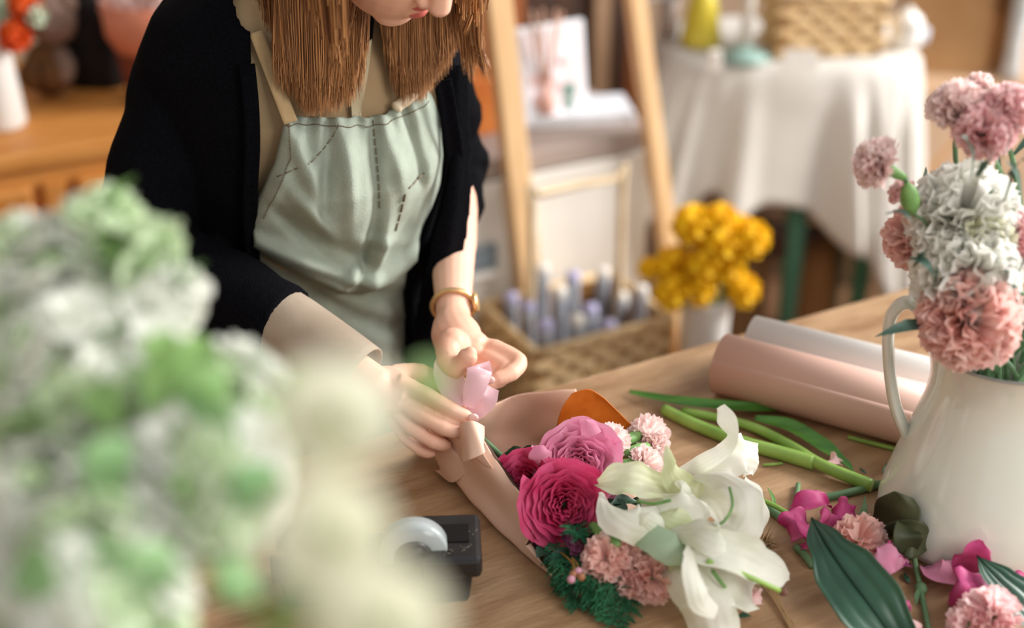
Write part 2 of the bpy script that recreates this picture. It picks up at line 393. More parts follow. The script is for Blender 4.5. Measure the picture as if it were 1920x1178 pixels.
# baskets with hoop handles, glass bottles
def wicker(c1, c2, name):
    m = bpy.data.materials.get(name)
    if m: return m
    m = mat(name, c1, c2, scale=45, rough=.8, bump=.8, bscale=50); return m
mwick = wicker((196,162,114), (228,200,156), 'pale_wicker'); mwickd = wicker((140,98,54), (158,112,64), 'brown_wicker')
def basket(name, P, w, d, h, label, m, mi, hoop=0, rz=RA, hooppos=0, group=None):
    t = thing(name, P, label, 'basket', group, rz=rz)
    b = MB(); nx, nz = int(w/.022), max(4, int(h/.02))
    # woven walls: staggered bulging weaves
    for (sx, sy, L, ax) in ((0,-1,w,'x'), (0,1,w,'x'), (-1,0,d,'y'), (1,0,d,'y')):
        n = max(3, int(L/.026))
        for i in range(n):
            for k in range(nz):
                if (i+k) % 2: continue
                p = (-L/2+(i+.5)*L/n); z = (k+.5)*h/nz
                c = V((p, sy*d/2, z)) if ax == 'x' else V((sx*w/2, p, z))
                r = (L/n*.98, .006, h/nz*.62) if ax == 'x' else (.006, L/n*.98, h/nz*.62)
                b.ell(c, r, n=8, m=5)
    b.build('weave', m, t, local=True)
    b = MB()
    b.box((0,-d/2+.004,h/2), (w,.006,h)).box((0,d/2-.004,h/2), (w,.006,h)).box((-w/2+.004,0,h/2), (.006,d,h)).box((w/2-.004,0,h/2), (.006,d,h)).box((0,0,.004), (w,d,.008))
    b.build('lining', mi, t, local=True, smooth=False)
    b = MB(); r = .008
    b.tube([V((-w/2,-d/2,h)), V((w/2,-d/2,h))], r, 8).tube([V((-w/2,d/2,h)), V((w/2,d/2,h))], r, 8).tube([V((-w/2,-d/2,h)), V((-w/2,d/2,h))], r, 8).tube([V((w/2,-d/2,h)), V((w/2,d/2,h))], r, 8)
    b.build('rim', m, t, local=True)
    if hoop:
        q = MB(); y = hooppos
        hw_ = w*.33
        q.tube(spline([V((-hw_,y,h*.5)), V((-hw_,y,h+hoop*.92)), V((-hw_+.012,y,h+hoop)), V((hw_-.012,y,h+hoop)), V((hw_,y,h+hoop*.92)), V((hw_,y,h*.5))], 2), .008, 8)
        q.build('handle', mat('pale_cane', (206,182,146), (220,198,164), scale=20), t, local=True)
    return t
zb = .30
q0 = on_plane(1158, 636, RY, kyf-.30); zb = q0.z
bk = basket('wicker_basket', (q0.x-RY.x*-.12-.015, q0.y+RY.y*.12, 0), .28, .21, zb, 'pale wicker basket with a tall hoop handle full of clear bottles', mwick, mwickd, hoop=.25)
q1 = on_plane(965, 705, RY, kyf-.30)
basket('wicker_basket', (q1.x-RY.x*-.12-.115, q1.y+RY.y*.12-.05, 0), .18, .18, q1.z, 'smaller wicker basket standing left of the bottle basket', mwick, mwickd, hoop=.25)
mglass = mat('bottle_glass', (206,212,224), (224,228,236), scale=20, rough=.15, glass=.45, spec=.5)
places = ['at the left front corner', 'second in the front row', 'third in the front row', 'at the right end of the front row', 'at the left of the middle row', 'in the middle of the basket', 'right of the basket middle', 'at the right of the middle row', 'at the left back corner', 'second in the back row', 'third in the back row', 'at the right back corner']
for i in range(12):
    x = -.099+(i % 4)*.066; y = -.066+(i//4)*.066; p = V(bk.location)+RX*x+RY*y+V((0,0,.012)); hh = zb+rnd(-.03,.03)+(.03 if i > 7 else 0)
    t = thing('glass_bottle', p, 'clear glass bottle '+places[i]+' of the hooped basket', 'bottle', 'clear bottles in the wicker basket')
    MB().lathe([(0,0), (.029,0), (.031,.02), (.031,hh*.62), (.014,hh*.78), (.012,hh*.97), (.015,hh), (.009,hh), (.008,hh*.8), (.0,hh*.78)], p, 14).build('bottle_body', mglass, t)
    MB().lathe([(0,hh-.002), (.013,hh-.002), (.013,hh+.015), (0,hh+.016)], p, 10).build('stopper', mwhite if i % 2 else mat('lilac_cap', (176,172,206), rough=.5), t)
# yellow flowers in a white bucket
yb = V((0,0,0)); q = Y(1324, 555, 2.27); yb = V((q.x, q.y, 0)); hb = q.z
bu = thing('flower_bucket', yb, 'tall white enamel bucket holding the yellow flowers', 'bucket')
MB().lathe([(0,0), (.030,0), (.046,hb-.01), (.049,hb), (.045,hb), (.042,hb-.02), (.026,.01), (0,.01)], yb, 28).build('bucket_body', mceram, bu)
MB().shell([(.047,hb-.004), (.051,hb), (.047,hb+.004)], yb, 28).build('rolled_rim', mceram, bu)
myel = mat('yellow_petal', (240,184,10), (250,212,34), scale=50, rough=.6, trans=.25)
yf = [(1296,425,'leftmost of the top row'), (1350,418,'at the top centre'), (1408,452,'sticking out at the far right'), (1350,462,'in the centre of the bunch'), (1262,502,'at the left, over the bucket rim'), (1318,500,'low in the centre'), (1362,500,'right of centre, paler'), (1258,552,'hanging lowest at the left'), (1310,545,'just above the bucket rim'), (1392,548,'hanging lowest at the right'), (1385,440,'in the upper right'), (1215,505,'smallest, drooping at the far left'), (1330,440,'just below the top bloom')]
for i, (x, y, lb) in enumerate(yf):
    ballflower('yellow_ranunculus', Y(x, y, yb.y-.03+rnd(-.03,.04)), rnd(.028,.034) if x != 1215 else .018, myel, yb+V((rnd(-.02,.02), rnd(-.02,.02), hb-.08)), 'yellow bloom in the white bucket, '+lb, 'flower', 'yellow blooms in the white bucket', 22)
# ---------------------------------------------------------------- round table with cloth and what stands on it
zr = .80
mcloth = mat('linen_cloth', (208,203,194), (218,213,205), scale=5, rough=.85, bump=.1, bscale=300, trans=.12)
fc = [Z(1252, 112, zr), Z(1335, 126, zr), Z(1540, 122, zr), Z(1745, 98, zr)]
tc_ = V((sum(p.x for p in fc)/4, sum(p.y for p in fc)/4, 0)); 
cR = .19
ctr = Z(1500, 118, zr)+V((0.0, cR*.86, 0)); ctr.z = 0
RW = .285                                                       # half width
def oval(a, k=0):
    c_, s_ = cos(a), sin(a); return V((math.copysign(abs(c_)**.62, c_)*(RW+k), math.copysign(abs(s_)**.62, s_)*(cR+k), 0))
rt_ = thing('draped_table', ctr, 'teal legged side table hidden under the white draped cloth', 'table')
MB().grid(lambda u, v: ctr+oval(2*pi*u, -.02)*(v)+V((0,0,zr-.012)), 40, 3, cu=True).build('table_board', mteal, rt_)
for k, (x, y) in enumerate(((.03,-.15), (.2,-.12), (-.2,.12), (.2,.12))):
    MB().tube([ctr+V((x,y,0)), ctr+V((x,y,.3)), ctr+V((x,y,zr-.03))], [.018,.024,.03], 12).build('leg', mteal, rt_)
MB().grid(lambda u, v: ctr+V((-.22+.4*u, -.165, .38+.05*(v)+.03*sin(u*9)*(1-v)-.02*u)), 24, 4).build('scalloped_rail', mdarkwood, rt_, solid=.02)
def cloth(u, v):
    a = 2*pi*u-pi/2
    if v < .3:
        return ctr+oval(a)*(v/.3)+V((0,0,zr+.002))
    t = (v-.3)/.7; front = max(0, -sin(a)); f = sin(a*17+.8*sin(a*5))
    drop = (.36+.07*cos(a*2+.5)+.30*max(0, cos(a+.25))**2+.025*sin(a*17+.5)) if True else 0
    k = .012*math.sin(min(1, t*4)*pi/2)+t*(.05+.034*f*min(1, t*3))+.015*t*sin(a*31)
    return ctr+oval(a, k)+V((0,0, zr+.002-drop*t-(.006 if t > 0 else 0)))
tag(MB().grid(cloth, 260, 26, cu=True).build('tablecloth', mcloth, solid=.0015), 'white linen tablecloth falling in deep folds over the side table', 'tablecloth')
zq = zr+.006
# cardboard / brown sack under the table
q = Z(1452, 600, .15); 
tag(MB().box((0,0,.19), (.10,.12,.38)).build('cardboard_box', mat('kraft_board', (134,100,66), (150,114,78), scale=9), loc=(ctr.x-.07, ctr.y-.02, 0), local=True, rz=RA, smooth=False, bev=.006), 'brown cardboard box standing under the draped table', 'box')
tag(MB().lathe([(0,0), (.055,0), (.06,.1), (.06,.22), (.05,.31), (.025,.35), (0,.36)], (ctr.x+.11, ctr.y-.03, 0), 24).build('cork_stool', mat('cork', (134,92,50), (150,106,62), scale=12), smooth=True), 'rounded cork brown stool under the right of the cloth', 'stool')
# yellow lampshade-like vase
myv = mat('yellow_glaze', (196,176,40), (212,196,84), scale=6, rough=.35)
q = Z(1318, 96, zq)+V((0,.05,0))
t = thing('yellow_vase', q, 'yellow glazed conical vase at the left of the cloth table', 'vase')
MB().lathe([(0,0), (.042,0), (.046,.01), (.034,.08), (.022,.125), (.018,.13), (.016,.125), (.03,.02), (0,.01)], q, 24).build('vase_body', myv, t)
MB().shell([(.018,.128), (.021,.132), (.018,.136)], q, 20).build('lip', myv, t)
# blue grey bunch at far left of the round table
q = Z(1262, 100, zq)+V((.0,.12,0))
t = thing('dried_bunch', q, 'blue grey dried leaf bunch in a jar behind the yellow vase', 'plant')
b = MB(); 
for i in range(34):
    a = rnd(0, 6.3); s = q+V((0,0,.08)); small_leaf(b, s+V((cos(a)*.02, sin(a)*.02, rnd(0,.09))), (cos(a), sin(a)*.6, rnd(0,.9)), rnd(.03,.05), .013)
b.build('leaves', mat('blue_grey_leaf', (150,168,176), (178,190,198), scale=30), t); MB().lathe([(0,0), (.022,0), (.022,.09), (.018,.09), (.018,.01), (0,.01)], q, 18).build('jar', mgrey, t)
# candlestick / lamp with teal base
q = Z(1398, 116, zq)+V((0,.03,0))
t = thing('candle_holder', q, 'pale slender pole on a round sea green base beside the basket', 'holder')
MB().lathe([(0,0), (.055,0), (.055,.006), (.03,.016), (.012,.03), (0,.03)], q, 32).build('base', mat('sea_green', (140,168,158), rough=.5), t)
MB().tube([q+V((0,0,.02)), q+V((.004,0,.14)), q+V((.014,0,.34))], [.013,.011,.012], 14).build('pole', mcream, t)
# wicker box on table
q = Z(1548, 108, zq)+V((0,.07,0))
basket('wicker_hamper', q, .225, .13, .13, 'honey wicker hamper on the cloth table holding folded linen', mwick, mwickd, rz=.12)
lin_ = MB().grid(lambda u, v: q+V(((u-.5)*.2, (v-.5)*.11, .118+.012*sin(u*9)*sin(v*7))), 20, 12)
tag(lin_.build('folded_linen', mcard, solid=.02), 'pale folded linen lying in the wicker hamper', 'cloth')
# place card, small white house, small white block
q = Z(1500, 134, zq)
t = thing('place_card', q, 'blank white folded card at the table front before the hamper', 'card', rz=-.05)
MB().add([(-.036,-.008,0), (.034,-.008,.0), (.034,.006,.045), (-.036,.006,.045), (-.036,.022,0), (.034,.022,0)], [(0,1,2,3), (3,2,5,4)]).build('folded_card', mwhite, t, local=True, smooth=False, solid=.001)
q = Z(1340, 136, zq)+V((0,.01,0))
tag(MB().box((0,0,.022), (.026,.02,.044)).build('white_candle_block', mwhite, loc=q, local=True, smooth=False, bev=.003), 'small white block at the left front rim of the cloth table', 'ornament')
q = Z(1700, 92, zq)+V((0,.02,0))
t = thing('ceramic_house', q, 'small cream ceramic house with a domed roof on the cloth table', 'ornament')
MB().lathe([(0,0), (.03,0), (.034,.01), (.036,.045), (.034,.05), (0,.05)], q, 20).build('body', mceram, t)
MB().lathe([(.037,.048), (.03,.065), (.012,.08), (.005,.088), (0,.09)], q, 20).build('roof', mceram, t)
q = Z(1738, 88, zq)+V((-.01,.03,0))
tag(MB().lathe([(0,0), (.018,0), (.02,.03), (.014,.036), (0,.036)], q, 16).build('glass_jar', mat('pale_blue_jar', (190,196,206), rough=.3)), 'little pale blue jar right of the ceramic house', 'jar')
# right: counter with kraft bags
zk = .585
q = Z(1800, 146, zk); 
ct = thing('side_counter', (q.x+.30, q.y+.26, 0), 'pale wood counter carrying kraft bags at the right', 'counter', rz=.1)
MB().box((0,0,zk-.02), (1.1,.5,.04)).build('top', mat('pale_counter', (200,164,130), (212,180,148), scale=6), ct, local=True, smooth=False)
MB().box((0,.02,(zk-.04)/2), (1.08,.46,zk-.04)).build('carcass', mat('counter_body', (190,160,130), (202,174,146), scale=6), ct, local=True, smooth=False)
MB().box((-.27,-.234,(zk-.04)/2), (.5,.012,zk-.14)).build('door', mat('counter_body', (190,160,130)), ct, local=True, smooth=False, bev=.004)
MB().box((.27,-.234,(zk-.04)/2), (.5,.012,zk-.14)).build('door', mat('counter_body', (190,160,130)), ct, local=True, smooth=False, bev=.004)
mkraft = mat('kraft_bag', (166,124,82), (184,144,100), scale=7, rough=.8, bump=.2)
def bag(px, py, w, d, h, rz, label, m=None):
    q = Z(px, py, zk+.001)+V((0, d*.6, 0)); t = thing('kraft_bag', q, label, 'bag', 'kraft bags on the counter', rz=rz)
    b = MB(); vs = []
    for z, s in ((0,1), (.05,1.02), (h*.5,1.0), (h,.97)):
        for x, y in ((-w/2,-d/2), (w/2,-d/2), (w/2,0), (w/2,d/2), (-w/2,d/2), (-w/2,0)):
            k = .7 if (y == 0 and z > .05) else 1; vs.append(V((x*s*k, y*s, z)))
    fs = [(5,4,3,2,1,0)]+[(i*6+j, i*6+(j+1) % 6, i*6+6+(j+1) % 6, i*6+6+j) for i in range(3) for j in range(6)]
    b.add(vs, fs).build('bag_body', m or mkraft, t, local=True, smooth=False, solid=.001)
    MB().tube(spline([V((-w*.2,-d/2,h-.02)), V((-w*.15,-d/2,h+.06)), V((w*.15,-d/2,h+.06)), V((w*.2,-d/2,h-.02))], 4), .003, 6).build('handle', m or mkraft, t, local=True)
    return t
bag(1772, 140, .21, .11, .44, -.15, 'wide kraft paper bag on the counter beside the cloth table')
bag(1935, 140, .18, .10, .42, .2, 'kraft paper bag at the right edge of the photo')
bag(1845, 130, .06, .05, .15, 0, 'small orange kraft bag between the two large bags', mat('orange_kraft', (196,136,82), (208,150,96), scale=8))
q = Z(1884, 134, zk)
q = q+V((-.0,-.05,0)); t = thing('glitter_bottle', q, 'white frosted bottle with a mottled side between the kraft bags', 'bottle')
MB().lathe([(0,0), (.022,0), (.026,.01), (.021,.08), (.025,.24), (.025,.32), (.012,.35), (.01,.39), (0,.39)], q, 18).build('bottle_body', mat('frosted_white', (228,224,222), (180,190,190), scale=30, rough=.3), t)
MB().lathe([(.0265,.27), (.0265,.29)], q, 18).build('gold_band', mat('gold_band', (220,180,100), rough=.4), t)
hq = Z(1760, 560, 0.0)
t = thing('wooden_hoop', V((Z(1745,330,.4).x, Z(1745,330,.4).y-.05, 0.0)), 'thin orange wooden hoop leaning by the cloth table', 'hoop')
hc = V(t.location)+V((.20,-.06,.32))
MB().tube([hc+V((cos(a)*.26, 0, sin(a)*.31)) for a in [i/40*2*pi for i in range(41)]], .006, 8).build('ring', mat('orange_cane', (206,150,92), rough=.5), t)
# ---------------------------------------------------------------- flowers: materials and makers
mpk = mat('pale_pink_petal', (254,228,224), (255,240,236), scale=70, rough=.65, trans=.4)
mpk2 = mat('rose_pink_petal', (252,206,208), (254,232,230), scale=90, rough=.65, trans=.4)
msal = mat('salmon_petal', (250,204,196), (254,228,220), scale=70, rough=.65, trans=.4)
mwh = mat('white_petal', (251,251,245), (253,253,248), scale=60, rough=.65, trans=.4)
mcr = mat('cream_petal', (232,232,200), (242,240,220), scale=60, rough=.65, trans=.35)
mlily = mat('lily_petal', (232,236,216), (246,246,238), scale=25, rough=.5, trans=.35)
mlilyg = mat('lily_green_petal', (206,218,164), (232,236,206), scale=25, rough=.5, trans=.35)
mrose = mat('mauve_rose_petal', (230,142,178), (242,178,204), scale=40, rough=.6, trans=.25)
mmag = mat('crimson_rose_petal', (206,50,102), (226,98,144), scale=40, rough=.6, trans=.2)
mloose = mat('magenta_petal', (198,34,116), (236,128,180), scale=26, rough=.5, trans=.25)
mgr = mat('calyx_green', (92,136,72), (124,166,96), scale=60, rough=.5)
mstem = mat('stem_green', (84,118,82), (112,144,104), scale=40, rough=.5)
mstemb = mat('bright_stem', (112,152,58), (150,186,88), scale=20, rough=.4, spec=.5)
mdl = mat('dark_leaf', (24,58,42), (44,84,62), scale=18, rough=.4, spec=.5)
mol = mat('olive_leaf', (48,54,34), (74,78,52), scale=26, rough=.5)
mtul = mat('tulip_leaf', (52,110,36), (96,156,58), scale=14, rough=.4, spec=.5, stretch=(1,5,1), trans=.1)
mjad = mat('jade_leaf', (62,92,80), (88,116,102), scale=30, rough=.45)
def carnation_mesh(c, ax, r, seed=0, full=1.0, n=70, open_=1.0):
    """ruffled bloom: many frilled fan petals"""
    st = random.getstate(); random.seed(seed*31+5)
    B = basis(ax, V((1,.3,.2))); b = MB(); c = V(c)
    base = c-B @ V((0,0,r*.72))
    for i in range(n):
        k = (i+.5)/n; th = math.radians(8+86*open_*math.sqrt(k)*full); ph = i*2.39996+rnd(-.2,.2)
        d = V((sin(th)*cos(ph), sin(th)*sin(ph), cos(th))); d = (d+V((0,0,.1))).normalized()
        lat = V((-sin(ph), cos(ph), 0)); nn = d.cross(lat)
        tw = rnd(-.9,.9); lat = (lat*cos(tw)+nn*sin(tw)).normalized(); nn = d.cross(lat)
        L = r*(rnd(.88,1.08)+.28*(1-k)*.6); W = r*rnd(.34,.52); p1 = rnd(0,6)
        nu, nv = 4, 9; vs = []
        for a in range(nu):
            u = a/(nu-1)
            for q in range(nv):
                s = 2*q/(nv-1)-1
                w = W*(u**.7)*s; l = L*u*(1-.16*s*s)*(1+.05*sin(q*3.1+p1)*u)
                rz = r*(.13*u*u*sin(s*6.5+p1)+.05*u*u*sin(s*17+p1*2))
                dr = r*.20*u**3*k
                vs.append(base+B @ (d*(l*(.62+.62*cos(th)*.5+.35)) + lat*w + nn*rz + V((d.x,d.y,-.5))*dr))
        b.add(vs, [(a*nv+q, (a+1)*nv+q, (a+1)*nv+q+1, a*nv+q+1) for a in range(nu-1) for q in range(nv-1)])
    random.setstate(st); return b, base, B
def carnation(name, c, ax, r, m, stem_pts, label, cat='flower', group=None, seed=0, loc=None, open_=1.0, leaf=0, full=1.0, n=64, sr=.0021, calyx=1.0, msx=None):
    ax = V(ax).normalized(); b, base, B = carnation_mesh(c, ax, r, seed, full, n, open_)
    end = V(stem_pts[-1]) if stem_pts else base-ax*r*.6
    t = thing(name, loc or end, label, cat, group)
    b.build('bloom', m, t)
    cl_ = r*.95*calyx
    MB().lathe([(.0,-cl_*.95), (r*.13,-cl_*.9), (r*.21,-cl_*.6), (r*.25,-cl_*.2), (r*.33,cl_*.12), (r*.44,cl_*.3), (r*.3,cl_*.25)], base, 14, B, fn=lambda q, i: 1+(.10*sin(q*5) if i > 4 else 0)).build('calyx', mgr, t)
    if stem_pts:
        pts = spline([base-ax*cl_*.85]+[V(p) for p in stem_pts], 5)
        MB().tube(pts, sr, 8).build('stem', msx or mstem, t)
        for k in range(leaf):
            i = int(len(pts)*(.25+.35*k)); p = pts[min(i, len(pts)-1)]; a = rnd(0,6.3); d = V((cos(a), sin(a)*.6, .7)).normalized(); lb = MB()
            lb.blade([p, p+d*.02+UP*.01, p+d*.045+UP*.004], [.001,.0042,.0004], (0,-.6,.8) if False else V((0,-.6,.8)), cup=.2, ns=5); lb.build('leaf', mjad, t)
    return t
def rose(name, c, ax, r, m, label, seed=1, group=None, layers=46):
    st = random.getstate(); random.seed(seed)
    B = basis(ax, V((1,0,.1))); c = V(c); b = MB(); t = thing(name, c-B @ V((0,0,r*.8)), label, 'flower', group)
    for i in range(layers):
        k = i/(layers-1); rad = r*(.07+.78*k**.85); ph = i*2.39996*1.02+rnd(-.25,.25)
        span = rnd(1.5,2.1)*(1-.25*k); h = r*(.30-.30*k**1.7+rnd(-.04,.04)); flare = r*(.02+.34*max(0,k-.45)**1.2*1.5)
        wob = rnd(0,6)
        def g(u, v, rad=rad, ph=ph, span=span, h=h, flare=flare, wob=wob, k=k):
            a = ph+(u-.5)*span; e = abs(2*u-1)
            z = -r*.62+(h+r*.62)*(v**.8)*(1-.22*e**2.5)
            rr = rad*(.35+.65*v**.5)+flare*v**3-rad*.08*(1-e)+r*.018*sin(a*5+wob)*v+r*.022*sin(a*11+wob*2)*v**2
            if v > .93: rr += r*.018+flare*.12; z -= r*.012
            return c+B @ V((rr*cos(a), rr*sin(a), z+r*.02*sin(a*7+wob)*v))
        b.grid(g, 15, 7)
    b.build('bloom', m, t)
    MB().lathe([(0,-r*.95), (r*.16,-r*.9), (r*.3,-r*.75), (r*.45,-r*.55), (r*.2,-r*.5)], c, 16, B).build('calyx', mgr, t)
    random.setstate(st); return t
# ---------------------------------------------------------------- enamel jug with carnations
jc = TB(1822, 985); 
mjug = mat('enamel', (214,217,206), (222,224,214), scale=3, rough=.12, spec=.8)
mrim = mat('grey_enamel_rim', (120,122,120), (150,150,146), scale=40, rough=.3, spec=.6)
jg = thing('enamel_jug', jc, 'white enamel jug with a side handle holding the carnations', 'jug')
prof = [(0,.004), (.083,.0), (.089,.003), (.092,.012), (.0915,.026), (.088,.045), (.082,.070), (.075,.095), (.0685,.118), (.0635,.138), (.0610,.155), (.0612,.168), (.064,.182), (.0685,.196), (.0715,.2015), (.0735,.2025)]
inner = [(.0725,.204), (.0705,.2025), (.0665,.195), (.0615,.182), (.0585,.168), (.058,.155), (.061,.138), (.066,.118), (.08,.07), (.088,.02), (0,.012)]
def jf(q, i):                                  # small pouring lip away from the handle
    return 1
MB().lathe(prof+inner, jc, 72).build('jug_body', mjug, jg)
MB().tube([jc+V((.0732*cos(a), .0732*sin(a), .2032)) for a in [i/60*2*pi for i in range(61)]], .0013, 8).build('rim_line', mrim, jg)
hd = V((-.97, .24, 0)).normalized()
def hj(r_, z): return jc+hd*r_+V((0,0,z))
hp = spline([hj(.066,.196), hj(.075,.222), hj(.090,.233), hj(.101,.222), hj(.103,.20), hj(.098,.165), hj(.088,.125), hj(.074,.095)], 6)
sb = MB(); sd = hd.cross(UP)
k = len(hp)
def hs(u, v):
    i = min(int(u*(k-1)), k-1); p = hp[i]; tg = (hp[min(i+1,k-1)]-hp[max(i-1,0)]).normalized(); nn = tg.cross(sd); a = 2*pi*v
    return p+sd*cos(a)*.0115+nn*sin(a)*.0058*(1-.4*cos(a)**2)
sb.grid(hs, k, 14, cv=True); sb.build('handle', mjug, jg)
yj = jc.y
gj = 'carnations in the enamel jug'
mouth = jc+V((0,0,.19))
def jar_stem(c, dy=0, via=None, off=(0,0)):
    bt = jc+V((off[0]*.5, off[1]*.5, .10)); m_ = mouth+V((off[0], off[1], .0))
    return ([via] if via is not None else [])+[m_, bt]
CJ = [ # px, py, r(px), y-offset, axis, material, label, offset at mouth, via(px,py)
 (1800,190,50, .02, (-.15,-.35,1), mpk, 'pale pink carnation standing tallest on the left of the jug bunch', (-.02,.0), (1795,330), .82),
 (1838,160,30, .05, (.35,-.1,1), mpk, 'second pale pink carnation peeping out behind the tallest one', (.0,.03), (1840,330), .8),
 (1850,238,50, -.01, (-.15,-.7,.75), mpk2, 'pink carnation at the top with a speckled face beside the tallest', (.0,-.0), (1885,360), .9),
 (1902,196,46, .0, (.1,-.6,.7), mpk2, 'pink carnation cut by the right edge at the top', (.03,.0), (1905,330), .9),
 (1636,302,46, .0, (-.9,-.1,.5), mpk, 'pale pink carnation reaching far out to the left', (-.04,-.01), (1740,440), .75),
 (1688,358,26, .03, (-.6,.4,.6), mpk2, 'half open pink carnation behind the far left one', (-.03,.01), (1745,460), .6),
 (1815,385,82, .01, (-.1,-.55,.85), mwh, 'large white carnation in the middle of the bunch', (-.01,.0), None, 1),
 (1706,440,54, .03, (-.6,-.5,.5), msal, 'pink carnation half hidden left of the white ones', (-.035,.02), None, 1),
 (1850,450,56, -.015, (.15,-.7,.5), mcr, 'cream carnation squeezed between two white ones', (.0,-.01), None, 1),
 (1812,518,78, -.035, (-.25,-.8,.4), mwh, 'lower white carnation just above the salmon one', (-.01,-.02), None, 1),
 (1832,602,74, -.06, (.02,-.9,.42), msal, 'salmon pink carnation hanging over the jug rim', (.0,-.045), None, 1),
 (1925,440,48, .0, (.5,-.6,.5), mpk2, 'pink carnation at the right edge beside the cream one', (.04,.0), None, 1)]
for i, (x, y, rp, dy, ax, m, lb, off, via, op) in enumerate(CJ):
    c = Y(x, y, yj+dy); dep = (c-CP).dot(Ff); r = rp*dep/F*(1.12 if rp > 70 else 1.0)
    vp = Y(via[0], via[1], yj+.055) if via else None
    carnation('carnation', c, ax, r, m, jar_stem(c, via=vp, off=off), lb, group=gj, seed=i+1, open_=op, full=1.0 if op > .9 else .92, n=150 if rp > 70 else 90, leaf=1 if i in (2,3,4) else 0, calyx=1.15, sr=.0024)
for i, (x, y, ax, lb) in enumerate(((1727,545,(-.35,-.1,1),'closed green carnation bud just above the jug handle'), (1706,372,(-.3,-.1,1),'closed green bud beside the far left pink carnation'))):
    c = Y(x, y, yj); t = thing('carnation_bud', mouth, lb, 'flower bud', gj); B = basis(ax); r = .0085
    MB().lathe([(0,-r*1.9), (r*.5,-r*1.7), (r*.95,-r*.6), (r,0), (r*.8,r), (r*.35,r*1.7), (0,r*1.9)], c, 14, B).build('bud', mgr, t)
    MB().tube(spline([c-V(ax).normalized()*r*1.7, Y((1740,1760)[i], (600,460)[i], yj), mouth+V((-.03,-.01,-.02))], 4), .0015, 7).build('stem', mstem, t)
jf_ = thing('carnation_foliage', mouth, 'slender grey green carnation leaves and stems filling the jug mouth', 'foliage')
b = MB()
for (p, q, w_) in (((1755,610),(1640,632),12), ((1712,498),(1740,470),9), ((1705,485),(1752,520),8), ((1660,402),(1712,415),5), ((1812,300),(1802,255),7), ((1830,330),(1860,300),8), ((1880,380),(1900,300),7), ((1876,300),(1896,250),7), ((1915,380),(1885,300),8), ((1890,330),(1925,300),6), ((1745,560),(1752,500),6), ((1900,640),(1920,560),8), ((1880,660),(1915,590),7), ((1895,560),(1880,500),9), ((1915,620),(1890,520),8), ((1760,640),(1745,570),5), ((1905,520),(1925,460),8), ((1820,340),(1815,265),6)):
    a = Y(p[0], p[1], yj-.03); e = Y(q[0], q[1], yj-.05); mdp = a.lerp(e, .5)+V((0,-.005,.008)); ww = w_/F*1.28
    b.blade([a, mdp, e], [ww*.5, ww, ww*.06], V((.1,-.6,.8)), cup=.3, ns=5)
b.build('leaves', mjad, jf_)
b = MB()
for i in range(16):
    a = rnd(0,6.3); p = mouth+V((cos(a)*rnd(0,.035), sin(a)*rnd(0,.04), -.08)); e = Y(rnd(1850,1925), rnd(330,560), yj+rnd(-.02,.05)); b.tube(spline([p, mouth+V(((e.x-mouth.x)*.4, (e.y-mouth.y)*.4, .03)), e], 3), .002, 6)
for i in range(40):
    a = rnd(0,6.3); p = mouth+V((cos(a)*rnd(.01,.05), sin(a)*rnd(.01,.05), rnd(-.02,.02))); d = V((cos(a)*.5, sin(a)*.5, 1)).normalized(); b.blade([p, p+d*.02, p+d*.045], [.002,.0045,.0005], V((.1,-.9,.4)), ns=3)
b.build('stems', mstem, jf_)
# ---------------------------------------------------------------- paper rolls
def roll(p0, p1, r, m, label, mi):
    a = V(p0); e = V(p1); a.z = e.z = T+r; d = (e-a).normalized(); t = thing('paper_roll', (a.x, a.y, T), label, 'paper roll', 'rolls of wrapping paper'); sdv = d.cross(UP); b = MB(); L = (e-a).length
    def g(u, v):
        q = u*2*pi*3.0+.6; rr = r-.0012+.0012*u; return a+d*(L*v)+(UP*sin(q)+sdv*cos(q))*rr
    b.grid(g, 130, 2); b.build('paper', m, t, solid=.0006); 
    MB().tube([a+d*.002, e-d*.002], r-.006, 32, caps=False).build('core', mi, t, solid=.0025)
    return t
mpp = mat('blush_paper', (208,168,152), (216,178,162), scale=3, rough=.45, spec=.4)
mwp = mat('white_paper', (226,222,216), (232,229,224), scale=3, rough=.6)
mcore = mat('card_core', (120,92,70), rough=.8)
r1 = .034; A = Z(1352, 681, T+r1); E2 = Z(1800, 800, T+r1)
d_ = (E2-A).normalized(); _t = (V((jc.x, jc.y, A.z))-A).dot(d_); roll(A, A+d_*(_t-.052), r1, mpp, 'blush pink paper roll lying nearest the cut stems', mcore)
r2 = .030; A2 = Z(1408, 640, T+r2); E3 = Z(1740, 722, T+r2)
d2_ = (E3-A2).normalized()
roll(A2, A2+d2_*.45, r2, mwp, 'white paper roll lying behind the blush pink roll', mcore)
